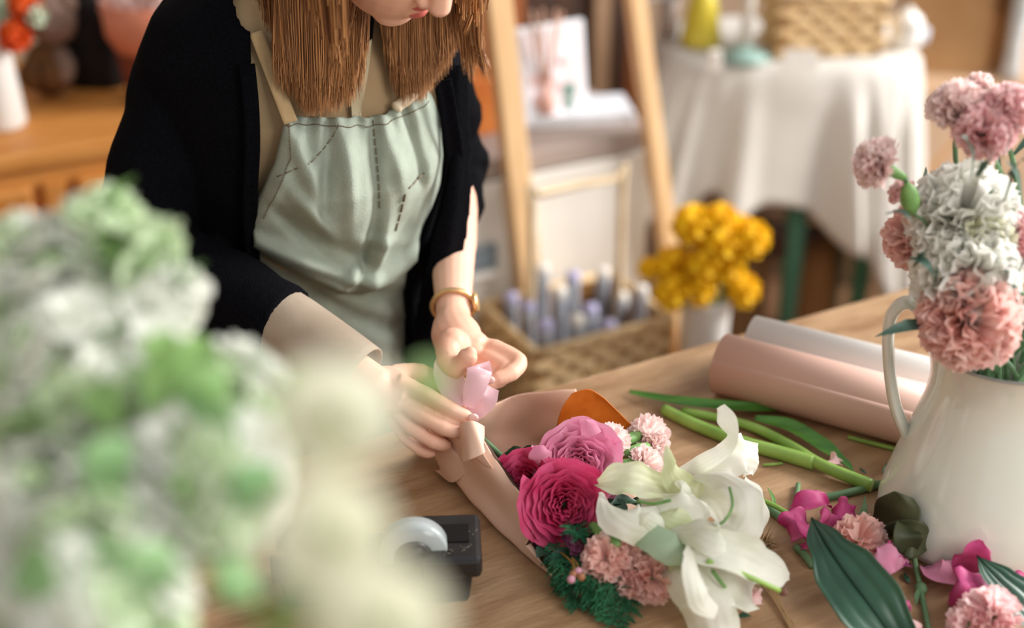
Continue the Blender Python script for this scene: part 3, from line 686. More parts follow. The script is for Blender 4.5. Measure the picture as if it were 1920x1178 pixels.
# ---------------------------------------------------------------- wrapping paper of the bouquet
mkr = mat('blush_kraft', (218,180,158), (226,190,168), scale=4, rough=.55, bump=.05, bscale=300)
mori = mat('orange_kraft_sheet', (196,98,20), (210,116,34), scale=60, rough=.6, bump=.1, bscale=400)
wp = thing('bouquet_wrap', TB(900, 850), 'blush kraft paper wrapped around the lying bouquet and pinched at its neck', 'wrapping paper')
def sheet(rows, m, name, par, nu=26, nv=30, solid=.0006, wr=0, off=0):
    """rows: list of rails, each a list of 3D points; smooth surface through them"""
    rails = [spline(r_, 6) for r_ in rows]
    def at(r_, v):
        k_ = v*(len(r_)-1); i = min(int(k_), len(r_)-2); return r_[i].lerp(r_[i+1], k_-i)
    def g(u, v):
        pts = [at(r_, v) for r_ in rails]; k_ = u*(len(pts)-1); i = min(int(k_), len(pts)-2); f = k_-i
        a = pts[max(i-1,0)]; b_ = pts[i]; c_ = pts[i+1]; d = pts[min(i+2, len(pts)-1)]
        p = .5*((2*b_)+(c_-a)*f+(2*a-5*b_+4*c_-d)*f*f+(3*b_-a-3*c_+d)*f**3)
        if wr: p = p+UP*wr*noise.noise(p*38)
        return p
    return MB().grid(g, nu, nv).build(name, m, par, solid=solid, off=off)
def t3(x, y, h): return TB(x, y, h)
# front roll-over: outer face from under the bouquet up to its free edge
sheet([
 [t3(880,820,.012), t3(905,900,.004), t3(960,975,.002), t3(1020,1060,.001), t3(1060,1110,.001)],
 [t3(812,822,.03), t3(845,890,.012), t3(915,975,.006), t3(985,1040,.004), t3(1032,1074,.004)],
 [t3(818,805,.055), t3(862,868,.036), t3(930,945,.024), t3(985,1012,.018), t3(1024,1066,.012)],
 [t3(850,800,.075), t3(893,858,.060), t3(945,920,.046), t3(985,975,.034), t3(990,1030,.020)],
 [t3(888,793,.080), t3(922,850,.066), t3(960,905,.055), t3(1004,978,.044), t3(985,1022,.024)],
 ], mkr, 'front_fold', wp, wr=.003)
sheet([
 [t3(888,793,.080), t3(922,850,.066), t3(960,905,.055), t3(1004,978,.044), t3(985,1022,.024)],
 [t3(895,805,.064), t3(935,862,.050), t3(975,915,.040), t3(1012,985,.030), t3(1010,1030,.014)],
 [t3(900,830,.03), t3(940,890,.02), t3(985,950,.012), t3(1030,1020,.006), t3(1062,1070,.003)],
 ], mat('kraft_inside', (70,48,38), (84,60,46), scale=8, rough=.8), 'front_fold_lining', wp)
# bottom sheet under the flowers
sheet([
 [t3(850,815,.02), t3(900,880,.003), t3(985,985,.002), t3(1050,1090,.002)],
 [t3(880,800,.02), t3(970,870,.003), t3(1080,950,.002), t3(1150,1030,.002)],
 [t3(890,790,.03), t3(1000,830,.005), t3(1120,880,.002), t3(1220,950,.002)],
 ], mkr, 'under_sheet', wp)
# rear sheet with valley fold, running up to the orange sheet
sheet([
 [t3(885,820,.02), t3(960,862,.008), t3(1060,870,.004), t3(1180,880,.003)],
 [t3(890,800,.045), t3(950,828,.016), t3(1045,838,.012), t3(1150,852,.008)],
 [t3(892,782,.062), t3(965,806,.024), t3(1040,812,.035), t3(1120,822,.04)],
 [t3(893,772,.070), t3(968,772,.048), t3(1035,768,.058), t3(1100,790,.06)],
 [t3(893,766,.076), t3(958,746,.070), t3(1025,733,.078), t3(1080,731,.080)],
 ], mkr, 'rear_sheet', wp, wr=.003)
# gathered ruffle below the pinch
sheet([
 [t3(806,835,.004), t3(830,880,.004), t3(812,880,.002)],
 [t3(805,812,.045), t3(815,850,.03), t3(850,905,.012)],
 [t3(822,806,.062), t3(840,835,.052), t3(880,880,.035)],
 [t3(838,818,.046), t3(850,838,.045), t3(885,862,.045)],
 [t3(856,806,.070), t3(866,838,.062), t3(902,870,.056)],
 [t3(882,792,.088), t3(896,832,.072), t3(925,880,.060)],
 ], mkr, 'gathered_neck', wp, wr=.002)
sheet([
 [t3(858,812,.066), t3(864,838,.062), t3(868,868,.058)],
 [t3(866,794,.086), t3(874,822,.082), t3(882,862,.070)],
 [t3(888,790,.092), t3(896,815,.088), t3(908,850,.076)],
 [t3(908,800,.078), t3(908,820,.078), t3(905,842,.072)],
 ], mkr, 'gathered_neck', wp)
MB().tube([t3(845,812,.05), t3(862,820,.055), t3(884,806,.06)], [.010,.012,.010], 14).build('tied_neck', mat('satin_dusty', (200,150,150), rough=.4), wp)
os_ = thing('orange_paper_sheet', t3(1110,860,.002), 'orange kraft sheet with a rounded top standing behind the roses', 'wrapping paper')
sheet([
 [t3(1030,868,.010), t3(1120,868,.010), t3(1225,880,.012)],
 [t3(1038,822,.045), t3(1115,815,.050), t3(1222,838,.034)],
 [t3(1052,770,.082), t3(1110,757,.086), t3(1172,785,.070)],
 [t3(1072,738,.100), t3(1104,730,.104), t3(1134,748,.094)],
 ], mori, 'folded_sheet', os_)
# ---------------------------------------------------------------- bouquet flowers
def nv(c, lean=(0,0,0)): return ((CP-V(c)).normalized()+V(lean)).normalized()
c = t3(1087, 874, .062); rose('garden_rose', c, nv(c,(.0,.0,-.05)), .0425, mrose, 'mauve pink rose at the top of the bouquet before the orange paper', 3)
c = t3(1060, 948, .060); rose('garden_rose', c, nv(c,(.05,-.05,-.05)), .0400, mmag, 'deep crimson rose with its whorled centre facing up', 5)
c = t3(982, 905, .048); rose('garden_rose', c, nv(c,(-.6,.0,.1)), .034, mmag, 'smaller crimson rose half hidden behind the deep crimson one', 8, layers=34)
mpet = thing('rose_petal', t3(1010,860,.03), 'upright mauve petal at the left edge of the mauve rose', 'petal')
b = MB(); b.blade([t3(1030,885,.055), t3(1012,858,.075), t3(1010,835,.085)], [.006,.012,.005], V((-.2,-.8,.5)), cup=-.4); b.build('petal_blade', mrose, mpet)
b = MB(); b.blade([t3(1110,818,.09), t3(1104,800,.10), t3(1098,788,.108)], [.010,.008,.001], V((0,-.8,.5)), cup=-.3); b.build('curled_tip', mrose, mpet)
gb = 'small carnations in the bouquet'
for i, (x, y, h, rp, ax, m, lb, cal) in enumerate((
 (1148,824,.075,32,(.1,-.5,.8), mpk, 'pale pink carnation between the mauve rose and green buds', .6),
 (1222,808,.06,36,(.35,-.2,.9), mpk, 'pale pink carnation topping the right side of the bouquet', .6),
 (1236,836,.05,26,(.7,-.4,.5), mpk, 'small pale pink bloom at the right edge above the lily', .6),
 (1220,868,.06,32,(.6,-.5,.6), mpk, 'pale pink carnation tucked above the first lily', .8),
 (1136,1046,.050,42,(-.1,-.7,.7), msal, 'salmon carnation left of the pair below the lilies', .6),
 (1180,1046,.045,36,(.3,-.6,.6), msal, 'salmon carnation right of the pair below the lilies', .6),
 (1180,1096,.030,26,(-.3,-.8,.5), msal, 'small salmon carnation lowest on the fern', .6),
 (1228,1088,.035,42,(.1,-.8,.5), msal, 'wide salmon carnation under the trumpet of the lily', .6))):
    c = t3(x, y, h); dep = (c-CP).dot(Ff); r = rp*dep/F
    carnation('small_carnation', c, ax, r, m, [c-V(ax).normalized()*r*1.6+V((-.02,.01,-.01)), t3(1000+i*6, 880, .02)], lb, group=gb, seed=40+i, n=44, calyx=cal, msx=mgr)
for i, (p, q, w_, lb) in enumerate((((1200,815),(1172,828),13,'plump green calyx uppermost beside the mauve rose'), ((1215,838),(1172,852),13,'green calyx in the middle of three beside the mauve rose'), ((1205,868),(1160,872),12,'lowest green calyx of three beside the mauve rose'), ((1110,985),(1132,1005),11,'green bud with a white tip below the crimson rose'), ((1135,1008),(1160,1020),11,'green bud hidden under the pale lily leaf'))):
    a = t3(p[0], p[1], .055); e = t3(q[0], q[1], .062); d = (e-a); L = d.length; B = basis(d); r = w_/F*1.35
    t = thing('carnation_bud', e, lb, 'flower bud', gb)
    MB().lathe([(0,0), (r*.7,.001), (r,L*.35), (r*.85,L*.8), (r*.5,L*1.0), (0,L*1.02)], a, 14, B).build('calyx', mgr, t)
    if i == 3: MB().lathe([(0,L*.6), (r*.7,L*.9), (r*.55,L*1.2), (0,L*1.35)], a, 12, B).build('petal_tip', mpk, t)
# lilies
def pet(b, pts, wd, nrm=None, cup=.25, ruf=.0, frq=3, ns=11, sub=6):
    P3 = [t3(*p) for p in pts]; n_ = nrm if nrm is not None else V((0,-.45,.9)); b.blade(P3, [w_/F*1.36 for w_ in wd], n_, cup=cup, ruf=ruf, frq=frq, ns=21, sub=sub, edge=.003, rib=.0007)
lg = 'white lilies in the bouquet'
l1 = thing('lily', t3(1290,930,.02), 'cupped greenish white lily opening left beside the crimson rose', 'flower', lg)
b = MB(); pet(b, [(1270,955,.05),(1215,985,.075),(1160,965,.085),(1128,925,.075)], [14,36,34,6], V((.3,-.7,.6)), cup=-.45, ruf=.003); b.build('petal', mlily, l1)
b = MB(); pet(b, [(1262,925,.055),(1205,905,.085),(1160,900,.090),(1112,908,.075)], [20,34,30,3], V((.0,-.5,.8)), cup=.3, ruf=.003); b.build('petal', mlilyg, l1)
b = MB(); pet(b, [(1290,955,.05),(1240,985,.07),(1212,975,.085),(1196,962,.085)], [8,20,18,4], V((-.2,-.8,.5)), cup=-.5, ruf=.003); b.build('petal', mlily, l1)
b = MB(); pet(b, [(1330,945,.03),(1290,920,.06),(1262,893,.085),(1256,862,.11),(1250,836,.125)], [30,32,22,11,3], V((.25,-.7,.5)), cup=-.35); b.build('petal', mlilyg, l1)
b = MB(); pet(b, [(1215,918,.05),(1255,935,.075),(1295,940,.075),(1326,948,.05)], [24,44,48,20], V((.05,-.5,.85)), cup=-.35, ruf=.002); b.build('petal', mlily, l1)
b = MB(); pet(b, [(1215,945,.05),(1250,968,.072),(1290,980,.066),(1318,984,.05)], [8,24,22,6], V((0,-.7,.7)), cup=-.3, ruf=.002); b.build('petal', mlilyg, l1)
MB().tube(spline([t3(1195,940,.085), t3(1225,945,.09), t3(1258,938,.095)], 4), .0016, 8).build('pistil', mgr, l1)
l2 = thing('lily', t3(1330,900,.02), 'fully open white lily with a tall curled petal pointing up', 'flower', lg)
b = MB(); pet(b, [(1270,893,.05),(1318,868,.075),(1352,848,.095),(1372,822,.12),(1362,790,.14),(1350,762,.15)], [12,17,15,11,19,9], V((-.5,-.75,.4)), cup=-.25); b.build('petal', mlily, l2)
b = MB(); pet(b, [(1280,900,.05),(1340,872,.07),(1390,850,.075),(1424,862,.06)], [12,26,42,30], V((-.2,-.6,.8)), cup=-.25, ruf=.005, frq=4); b.build('petal', mlily, l2)
b = MB(); pet(b, [(1300,890,.06),(1360,893,.085),(1402,925,.09),(1405,975,.075),(1375,1012,.06),(1330,1025,.05)], [14,28,33,34,26,10], V((.3,-.6,.7)), cup=-.4, ruf=.003, frq=4); b.build('petal', mlily, l2)
b = MB(); pet(b, [(1290,905,.045),(1330,930,.045),(1352,955,.040),(1358,990,.035)], [20,42,40,12], V((.1,-.5,.85)), cup=.3); b.build('petal', mlily, l2)
b = MB(); pet(b, [(1395,905,.07),(1420,925,.06),(1430,965,.045),(1418,1010,.03)], [16,18,20,8], V((.5,-.5,.6)), cup=-.3, ruf=.004); b.build('petal', mlily, l2)
MB().tube(spline([t3(1318,985,.075), t3(1352,982,.09), t3(1373,950,.1), t3(1368,915,.1)], 5), .0013, 8).build('filament', mgr, l2)
l3 = thing('lily', t3(1300,1060,.02), 'white trumpet lily spilling toward the bottom of the photo', 'flower', lg)
b = MB(); pet(b, [(1218,1018,.035),(1255,1050,.045),(1290,1085,.05),(1320,1120,.045),(1340,1178,.02),(1345,1215,.008)], [10,28,42,46,44,16], V((-.2,-.5,.8)), cup=-.5, ruf=.003); b.build('petal', mlily, l3)
b = MB(); pet(b, [(1270,1030,.055),(1330,1028,.075),(1390,1045,.07),(1440,1068,.05),(1478,1082,.032)], [16,34,38,34,6], V((.1,-.6,.8)), cup=.3, ruf=.003); b.build('petal', mlily, l3)
b = MB(); pet(b, [(1300,1058,.04),(1345,1085,.045),(1385,1105,.035),(1412,1118,.015)], [20,34,40,24], V((.1,-.6,.8)), cup=.3, ruf=.004); b.build('petal', mlily, l3)
b = MB(); pet(b, [(1300,1035,.06),(1308,1075,.075),(1318,1120,.065),(1345,1150,.04)], [22,30,26,12], V((.6,-.6,.5)), cup=-.35); b.build('petal', mlily, l3)
b = MB(); pet(b, [(1250,1000,.06),(1300,995,.08),(1350,1010,.085),(1385,1000,.07)], [10,26,34,30], V((.0,-.6,.8)), cup=-.4, ruf=.003); b.build('petal', mlily, l3)
MB().tube(spline([t3(1212,1018,.03), t3(1245,1040,.035), t3(1290,1060,.045)], 5), [.012*(1+.06*i) for i in range(11)], 14).build('trumpet', mlilyg, l3)
pt = MB(); pt.tube(spline([t3(1325,1052,.07), t3(1395,1078,.062), t3(1462,1108,.045)], 5), .0023, 8); pt.build('pistil', mstemb, l3)
MB().ell(t3(1469,1111,.043), (.0042,.0036,.0036), n=10, m=7).build('stigma', mat('brown_stigma', (112,78,66), rough=.8), l3)
b = MB(); b.tube(spline([t3(1335,1070,.06), t3(1350,1090,.055), t3(1360,1102,.05)], 3), .0018, 7); b.build('filament', mgr, l3)
b = MB(); b.blade([t3(1172,990,.062), t3(1215,1002,.07), t3(1262,1028,.068), t3(1300,1038,.055)], [.004,.014,.016,.003], V((.0,-.5,.85)), cup=-.25); 
tag(b.build('lily_leaf', mat('silver_leaf', (150,176,146), (182,202,172), scale=20, rough=.5, trans=.2)), 'pale grey green leaf curling between the two lower lilies', 'leaf')
# dark greenery in the heart of the bouquet
gf = thing('bouquet_foliage', t3(1090,960,.002), 'dark green leaves and stems packed between the bouquet flowers', 'foliage')
b = MB()
for i in range(70):
    p = t3(rnd(950,1225), rnd(870,1060), rnd(.006,.035)); a = rnd(0,6.3); d = V((cos(a), sin(a), rnd(-.1,.4)))
    if i % 70 >= 0 and p.x < (1010-960)/F*1.42 and p.y < 1.17: continue
    small_leaf(b, p, d, rnd(.02,.04), rnd(.006,.011), V((rnd(-.3,.3),-.4,.8)))
b.build('leaves', mdl, gf)
b = MB()
for i in range(14):
    b.tube(spline([t3(870+i*2, 815, .03+.002*i), t3(960+i*6, 870+i*5, .02), t3(1060+i*12, 900+i*10, .03)], 4), .0028, 7)
b.build('stems', mstem, gf)
b = MB()
for i in range(26):
    p = t3(rnd(938,1010), rnd(848,872), .045); a = rnd(-.3,.5); small_leaf(b, p, V((1,-.2+a,.3)), rnd(.012,.022), .003, V((0,-.5,.8)))
b.build('sprig', mat('dark_fern', (28,52,26), (48,78,40), scale=30), gf)
# fern
mfern = mat('fern_green', (24,84,56), (56,124,84), scale=50, rough=.6)
fnp = thing('plumosus_fern', t3(1100,1070,.002), 'feathery dark green fern spilling from the bouquet onto the table', 'fern')
FR = [((1030,1010,.03),(1052,1060,.03),(1070,1110,.012),(1080,1140,.006)), ((1060,1020,.03),(1095,1070,.035),(1110,1110,.02),(1118,1140,.006)), ((1020,1030,.02),(1038,1058,.02),(1050,1085,.01),(1056,1110,.006)), ((1090,1040,.03),(1140,1090,.03),(1150,1130,.015),(1150,1172,.006)), ((1120,1060,.02),(1168,1110,.02),(1180,1140,.01),(1165,1180,.006)), ((1075,1050,.03),(1120,1090,.03),(1132,1130,.012),(1130,1165,.006)), ((1080,970,.03),(1078,990,.05),(1085,1005,.055),(1098,1010,.05)), ((1050,1040,.02),(1080,1085,.03),(1098,1105,.02),(1105,1135,.006))]
for fi, f in enumerate(FR):
    ax_ = spline([t3(*p) for p in f], 12); b = MB(); b.tube(ax_, .0007, 5)
    for i in range(2, len(ax_)-1):
        tg = (ax_[i+1]-ax_[i-1]).normalized(); s = tg.cross(UP).normalized(); L = .019*(1-abs(i/len(ax_)-.4)*.9)
        for sg_ in (-1, 1):
            for rep in range(1):
                d = (s*sg_*rnd(.6,1)+tg*rnd(.3,.8)+UP*rnd(-.3,.6)).normalized(); e = ax_[i]+d*L*rnd(.7,1.1)
                if e.z < T+.002: e.z = T+.002
                b.tube([ax_[i], e], .0005, 3, caps=False)
                for k_ in range(5):
                    q = ax_[i].lerp(e, (k_+1)/8)
                    for s2 in range(3):
                        dd = (d*.8+V((rnd(-1,1), rnd(-1,1), rnd(-.5,1)))).normalized(); e2 = q+dd*.0042
                        if e2.z < T+.001: e2.z = T+.001
                        b.add([q+s*.0004, q-s*.0004, e2], [(0,1,2)])
    b.build('frond', mfern, fnp, smooth=False)
# wax flowers and berries
wx = thing('waxflower_sprig', t3(1070,1020,.03), 'dark plum waxflower sprig under the crimson rose', 'flower')
b = MB()
for i in range(26):
    p = t3(rnd(1058,1122), rnd(1000,1036), rnd(.035,.05)); ax_ = basis((rnd(-.5,.5), -.6, rnd(.2,1)))
    for k_ in range(5):
        a = k_*1.256; d = ax_ @ V((cos(a), sin(a), .35)); b.blade([p, p+d*.003, p+d*.0055], [.0008,.0026,.0012], ax_ @ V((0,0,1)), cup=.4, ns=3, sub=2)
b.build('blossoms', mat('plum_petal', (84,34,62), (122,62,92), scale=80, rough=.6), wx)
MB().tube(spline([t3(1050,1035,.03), t3(1068,1050,.045), t3(1080,1068,.05)], 4), .0008, 6).build('twig', mat('ochre_twig', (150,112,52), rough=.7), wx)
bs = thing('berry_sprig', t3(1075,1065,.03), 'thin ochre twig with tiny pink and tan berries on the fern', 'berries')
b = MB()
for (x, y) in ((1085,1068), (1072,1085), (1076,1078)): b.tube(spline([t3(1072,1045,.045), t3((x+1072)/2+3, (y+1045)/2, .052), t3(x, y, .052)], 3), .0006, 5)
b.build('twig', mat('ochre_twig', (150,112,52)), bs)
for (x, y, m) in ((1084,1072,mat('pink_berry', (206,150,170), rough=.4)), (1071,1087,mat('pink_berry', (206,150,170))), (1075,1078,mat('tan_berry', (164,112,80), rough=.4)), (1090,1082,mat('tan_berry', (164,112,80)))):
    MB().ell(t3(x, y, .053), .0036, n=12, m=8).build('berry', m, bs)
# ---------------------------------------------------------------- tape dispenser
mblk = mat('black_plastic', (22,21,22), (34,33,34), scale=50, rough=.32, spec=.6, bump=.05)
tdp = TB(872, 1136); ta = math.radians(3)
td_ = thing('tape_dispenser', tdp, 'scuffed black desk tape dispenser beside the wrapped bouquet', 'tape dispenser', rz=ta)
def dl(b, n, m, **k): return b.build(n, m, td_, local=True, **k)
# local x: to the right along the dispenser, y: away
W_ = .066
b = MB(); pr = [(-.15,0), (.006,0), (.012,.030), (-.035,.034), (-.075,.034), (-.15,.030)]
def extrude(pr, y0, y1):
    n = len(pr); vs = [V((x, y0, z)) for x, z in pr]+[V((x, y1, z)) for x, z in pr]
    return MB().add(vs, [tuple(range(n)), tuple(range(2*n-1, n-1, -1))]+[(i, i+n, (i+1) % n+n, (i+1) % n) for i in range(n)])
dl(extrude([(-.16,0), (.004,0), (.008,.032), (-.165,.032)], .004, W_-.004), 'base', mblk, smooth=False, bev=.004)
dl(MB().box((.0-.012, W_/2, .042), (.056, W_+.004, .022)), 'rear_block', mblk, smooth=False, bev=.005)
dl(extrude([(-.17,.032), (.012,.032), (.012,.052), (-.04,.052), (-.06,.046), (-.10,.046), (-.17,.060)], -.001, .004), 'side_wall', mblk, smooth=False, bev=.0012)
dl(extrude([(-.17,.032), (.012,.032), (.012,.052), (-.04,.052), (-.06,.046), (-.10,.046), (-.17,.060)], W_-.02, W_-.015), 'side_wall', mblk, smooth=False, bev=.0012)
dl(MB().box((-.010,W_*.55,.0535), (.030,.026,.001)), 'recess', mat('deep_black', (10,10,11), rough=.5), smooth=False)
RTp = Matrix.Rotation(-pi/2, 3, 'X'); cc_ = V((-.044, .012, .047))
dl(MB().lathe([(.0165,0), (.030,0), (.030,.019), (.0165,.019), (.0165,0)], cc_+V((0,0,0)), 56, Matrix.Rotation(-pi/2, 3, 'X')), 'tape_roll', mat('frosted_tape', (196,206,206), (204,212,212), scale=3, rough=.25, trans=.25, spec=.6))
dl(MB().lathe([(.0135,-.002), (.0168,-.002), (.0168,.021), (.0135,.021), (.0135,-.002)], cc_, 48, Matrix.Rotation(-pi/2, 3, 'X')), 'wheel_rim', mat('wheel_grey', (60,60,64), rough=.25, spec=.6))
dl(MB().lathe([(0,.002), (.0135,.002), (.0135,.015), (0,.015)], cc_, 40, Matrix.Rotation(-pi/2, 3, 'X')), 'wheel_hub', mblk)
msc = mat('scuff', (140,132,116), rough=.8)
random.seed(11); b = MB()
for (x0, y0, n) in ((.002,.012,7), (-.016,.006,8), (.006,.034,7)):
    for i in range(n):
        p = V((x0+rnd(-.005,.005), y0+rnd(-.003,.006), .0533)); a = rnd(0,3.14); b.tube([p, p+V((cos(a), sin(a), 0))*rnd(.0015,.004)], .0003, 4)
dl(b, 'scuff_marks', msc)
# ---------------------------------------------------------------- loose stems, leaves and petals on the table
def stem(name, pts, rad, m, label, cat='stem', group=None, n=14, sub=6):
    t = MB().tube(spline([t3(*p) for p in pts], sub), rad, n).build(name, m); return tag(t, label, cat, group)
gs = 'cut stems on the worktable'
s1 = thing('cut_stem', t3(1380,830,0), 'thick bright green cut stem running behind the curled lily petal', 'stem', gs)
MB().tube(spline([t3(1245,768,.008), t3(1300,795,.008), t3(1380,826,.008), t3(1450,846,.008), t3(1527,868,.008)], 6), [.0062+.0018*i/24 for i in range(25)], 16).build('stalk', mstemb, s1)
MB().lathe([(0,0), (.0066,0), (.0066,.0006), (0,.0008)], t3(1527,868,.008), 16, basis(t3(1527,868,.008)-t3(1450,846,.008))).build('cut_face', mat('cut_face', (186,204,132), rough=.5), s1)
s2 = thing('cut_stem', t3(1500,840,0), 'long green cut stem with its cut end toward the jug', 'stem', gs)
MB().tube(spline([t3(1278,770,.006), t3(1400,797,.007), t3(1480,835,.008), t3(1540,872,.010), t3(1636,912,.007)], 6), [.0045+.0025*i/24 for i in range(25)], 14).build('stalk', mstemb, s2)
MB().lathe([(0,0), (.0068,0), (.0068,.0006), (0,.0008)], t3(1636,912,.007), 16, basis(t3(1636,912,.007)-t3(1540,872,.010))).build('cut_face', mat('cut_face', (186,204,132)), s2)
stem('cut_stem', [(1545,934,.004), (1600,922,.004), (1672,902,.004)], .0040, mstem, 'thin grey green stem running under the jug side', 'stem', gs)
stem('cut_stem', [(1590,820,.003), (1630,830,.003), (1690,845,.003)], .0024, mstemb, 'thin dark stem lying along the blush paper roll', 'stem', gs)
stem('stem_piece', [(1430,946,.004), (1452,962,.004), (1478,984,.004)], .0040, mstem, 'short stem piece lower of two right of the open lily', 'stem', gs)
stem('stem_piece', [(1428,938,.010), (1455,950,.008), (1480,965,.004)], .0024, mstemb, 'short thin stem piece upper of two right of the open lily', 'stem', gs)
stem('stem_piece', [(1493,1026,.004), (1508,1040,.005), (1524,1062,.004)], .0036, mstem, 'short stem piece under the magenta petals beside the big leaf tip', 'stem', gs)
stem('stem_piece', [(1497,908,.003), (1492,945,.003), (1486,985,.003)], .0026, mstem, 'upright thin stem piece left of the magenta petals', 'stem', gs)
stem('stem_piece', [(1430,872,.002), (1448,871,.003), (1467,869,.002)], .0014, mstemb, 'tiny stem sliver right of the open lily', 'stem', gs)
cs = thing('jointed_stem', t3(1725,1100,0), 'jointed grey green carnation stem running out at the bottom edge', 'stem', gs)
MB().tube(spline([t3(1712,1010,.03), t3(1715,1050,.012), t3(1725,1100,.006), t3(1735,1150,.004), t3(1744,1200,.004)], 5), [.0026]*21, 9).build('stalk', mstem, cs)
MB().ell(t3(1727,1103,.006), (.0055,.0075,.005), n=12, m=8).build('node', mstem, cs)
b = MB(); b.blade([t3(1724,1105,.008), t3(1719,1118,.007), t3(1718,1136,.002)], [.002,.0022,.0003]); b.build('sheath', mstem, cs)
def leaf(name, pts, wd, m, label, nrm=V((0,-.2,1)), cup=.25, ruf=0, group=None, vein=None, cat='leaf', solid=.0005, rib=0):
    t = thing(name, t3(pts[0][0], pts[0][1], 0), label, cat, group); P3 = [t3(*p) for p in pts]; W3 = [w_/F*1.33 for w_ in wd]
    b = MB(); b.blade(P3, W3, nrm, cup=cup, ruf=ruf, ns=37 if rib else 13, sub=8, rib=rib); 
    for i, q in enumerate(b.v):
        if q.z < T+.0008: q.z = T+.0008
    b.build('blade', m, t, solid=solid, off=0)
    if vein:
        P4 = spline(P3, 6); b = MB(); b.tube([q+UP*.0007 for q in P4], [.0007]*len(P4), 5); b.build('midrib', vein, t)
    return t
leaf('tulip_leaf', [(1180,735,.004), (1230,746,.008), (1300,757,.012), (1400,765,.010), (1478,770,.006)], [6,11,15,15,1], mtul, 'long bright green leaf with a pale base lying nearest the paper rolls', cup=.35)
leaf('tulip_leaf', [(1415,785,.012), (1480,800,.014), (1540,835,.012), (1585,868,.006), (1600,884,.002)], [9,19,19,8,1], mtul, 'dark green blade leaf lying across the cut stems toward the jug', cup=.3)
leaf('lily_leaf', [(1522,972,.05), (1548,1020,.05), (1585,1075,.04), (1630,1135,.03), (1672,1195,.012), (1690,1240,.004)], [2,32,56,60,44,6], mdl, 'large glossy dark green leaf with parallel veins at the bottom', nrm=V((-.25,-.35,.9)), cup=.22, rib=.0014, vein=mat('leaf_vein', (20,46,34), rough=.4))
leaf('lily_leaf', [(1832,1043,.04), (1870,1085,.035), (1915,1130,.025), (1960,1185,.01)], [2,34,48,30], mdl, 'dark green leaf cut by the right edge under the jug', nrm=V((.2,-.3,.9)), cup=.2, rib=.0014, vein=mat('leaf_vein', (20,46,34)))
leaf('rose_leaf', [(1640,972,.012), (1672,960,.045), (1700,948,.060), (1712,935,.065)], [6,34,34,4], mol, 'uppermost olive green rose leaf propped against the jug base', nrm=V((-.2,-.8,.5)), cup=.2)
leaf('rose_leaf', [(1660,1008,.012), (1685,1005,.030), (1715,1012,.035), (1748,1024,.02)], [6,30,36,4], mol, 'right olive green rose leaf against the front of the jug', nrm=V((.1,-.85,.45)), cup=.2)
leaf('rose_leaf', [(1700,985,.045), (1702,1010,.04), (1708,1050,.012)], [22,28,3], mol, 'downward pointing olive green rose leaf before the jug', nrm=V((0,-.9,.3)), cup=.2)
leaf('rose_leaf', [(1665,905,.03), (1660,890,.02), (1664,868,.004)], [2,8,2], mjad, 'little grey green leaf peeping at the left side of the jug', nrm=V((0,-.7,.6)))
leaf('leaf_scrap', [(1598,985,.01), (1618,965,.012), (1622,930,.006)], [3,7,1], mstem, 'light green leaf scrap left of the olive rose leaves')
leaf('leaf_scrap', [(1425,1040,.004), (1432,1028,.006), (1440,1020,.003)], [2,6,1], mgr, 'tiny green leaf scrap beside the lily and dry twigs')
leaf('leaf_scrap', [(1440,915,.003), (1450,935,.008), (1452,958,.003)], [1,4,2], mgr, 'pale green sliver right of the open lily')
leaf('leaf_scrap', [(1612,878,.002), (1618,883,.003), (1624,888,.002)], [1,3,1], mdl, 'tiny dark green crumb between stem and jug')
leaf('leaf_scrap', [(1695,1075,.002), (1700,1085,.004), (1706,1094,.002)], [1,5,1], mdl, 'tiny dark green crumb left of the jointed stem')
leaf('leaf_scrap', [(1382,1158,.002), (1395,1154,.004), (1408,1156,.002)], [1,6,1], mdl, 'dark green crumb under the lowest lily')
gp = 'magenta petals scattered on the table'
def petal(pts, wd, label, m=None, nrm=V((0,-.3,1)), cup=.35, ruf=.003):
    t = MB(); P3 = [t3(*p) for p in pts]; t.blade(P3, [w_/F*1.33*1.35 for w_ in wd], nrm, cup=cup, ruf=ruf*1.6, frq=2, ns=15, sub=7, edge=.005)
    for q in t.v:
        if q.z < T+.0012: q.z = T+.0012
    return tag(t.build('rose_petal', m or mloose, solid=.0004, off=0), label, 'petal', gp)
petal([(1484,962,.008), (1505,945,.02), (1535,940,.022), (1560,946,.012)], [6,17,17,6], 'magenta petal highest in the loose petal heap')
petal([(1505,985,.012), (1530,990,.028), (1552,1000,.02), (1560,1020,.006)], [10,30,30,10], 'broad magenta petal in the middle of the heap with pale streaks', nrm=V((.2,-.4,.9)))
petal([(1482,1005,.006), (1490,985,.02), (1508,978,.02), (1520,985,.01)], [10,24,20,6], 'magenta petal at the left of the heap', nrm=V((-.3,-.4,.8)))
petal([(1500,1030,.004), (1515,1018,.015), (1530,1010,.012)], [4,12,6], 'magenta petal lowest on the left touching the leaf tip')
petal([(1560,965,.008), (1580,955,.02), (1604,962,.012)], [6,16,10], 'dark magenta petal right of the heap', nrm=V((.2,-.5,.8)))
petal([(1566,1008,.006), (1585,1015,.02), (1602,1035,.006)], [6,14,6], 'mauve petal between big leaf and salmon carnation', m=mrose)
petal([(1612,1062,.008), (1645,1052,.028), (1680,1042,.03), (1704,1052,.01)], [8,22,20,6], 'large curled mauve magenta petal under the salmon carnation', nrm=V((.1,-.5,.8)), cup=-.4, m=mrose)
petal([(1640,1040,.01), (1665,1035,.03), (1690,1040,.02)], [6,12,5], 'folded magenta petal behind the large curled one')
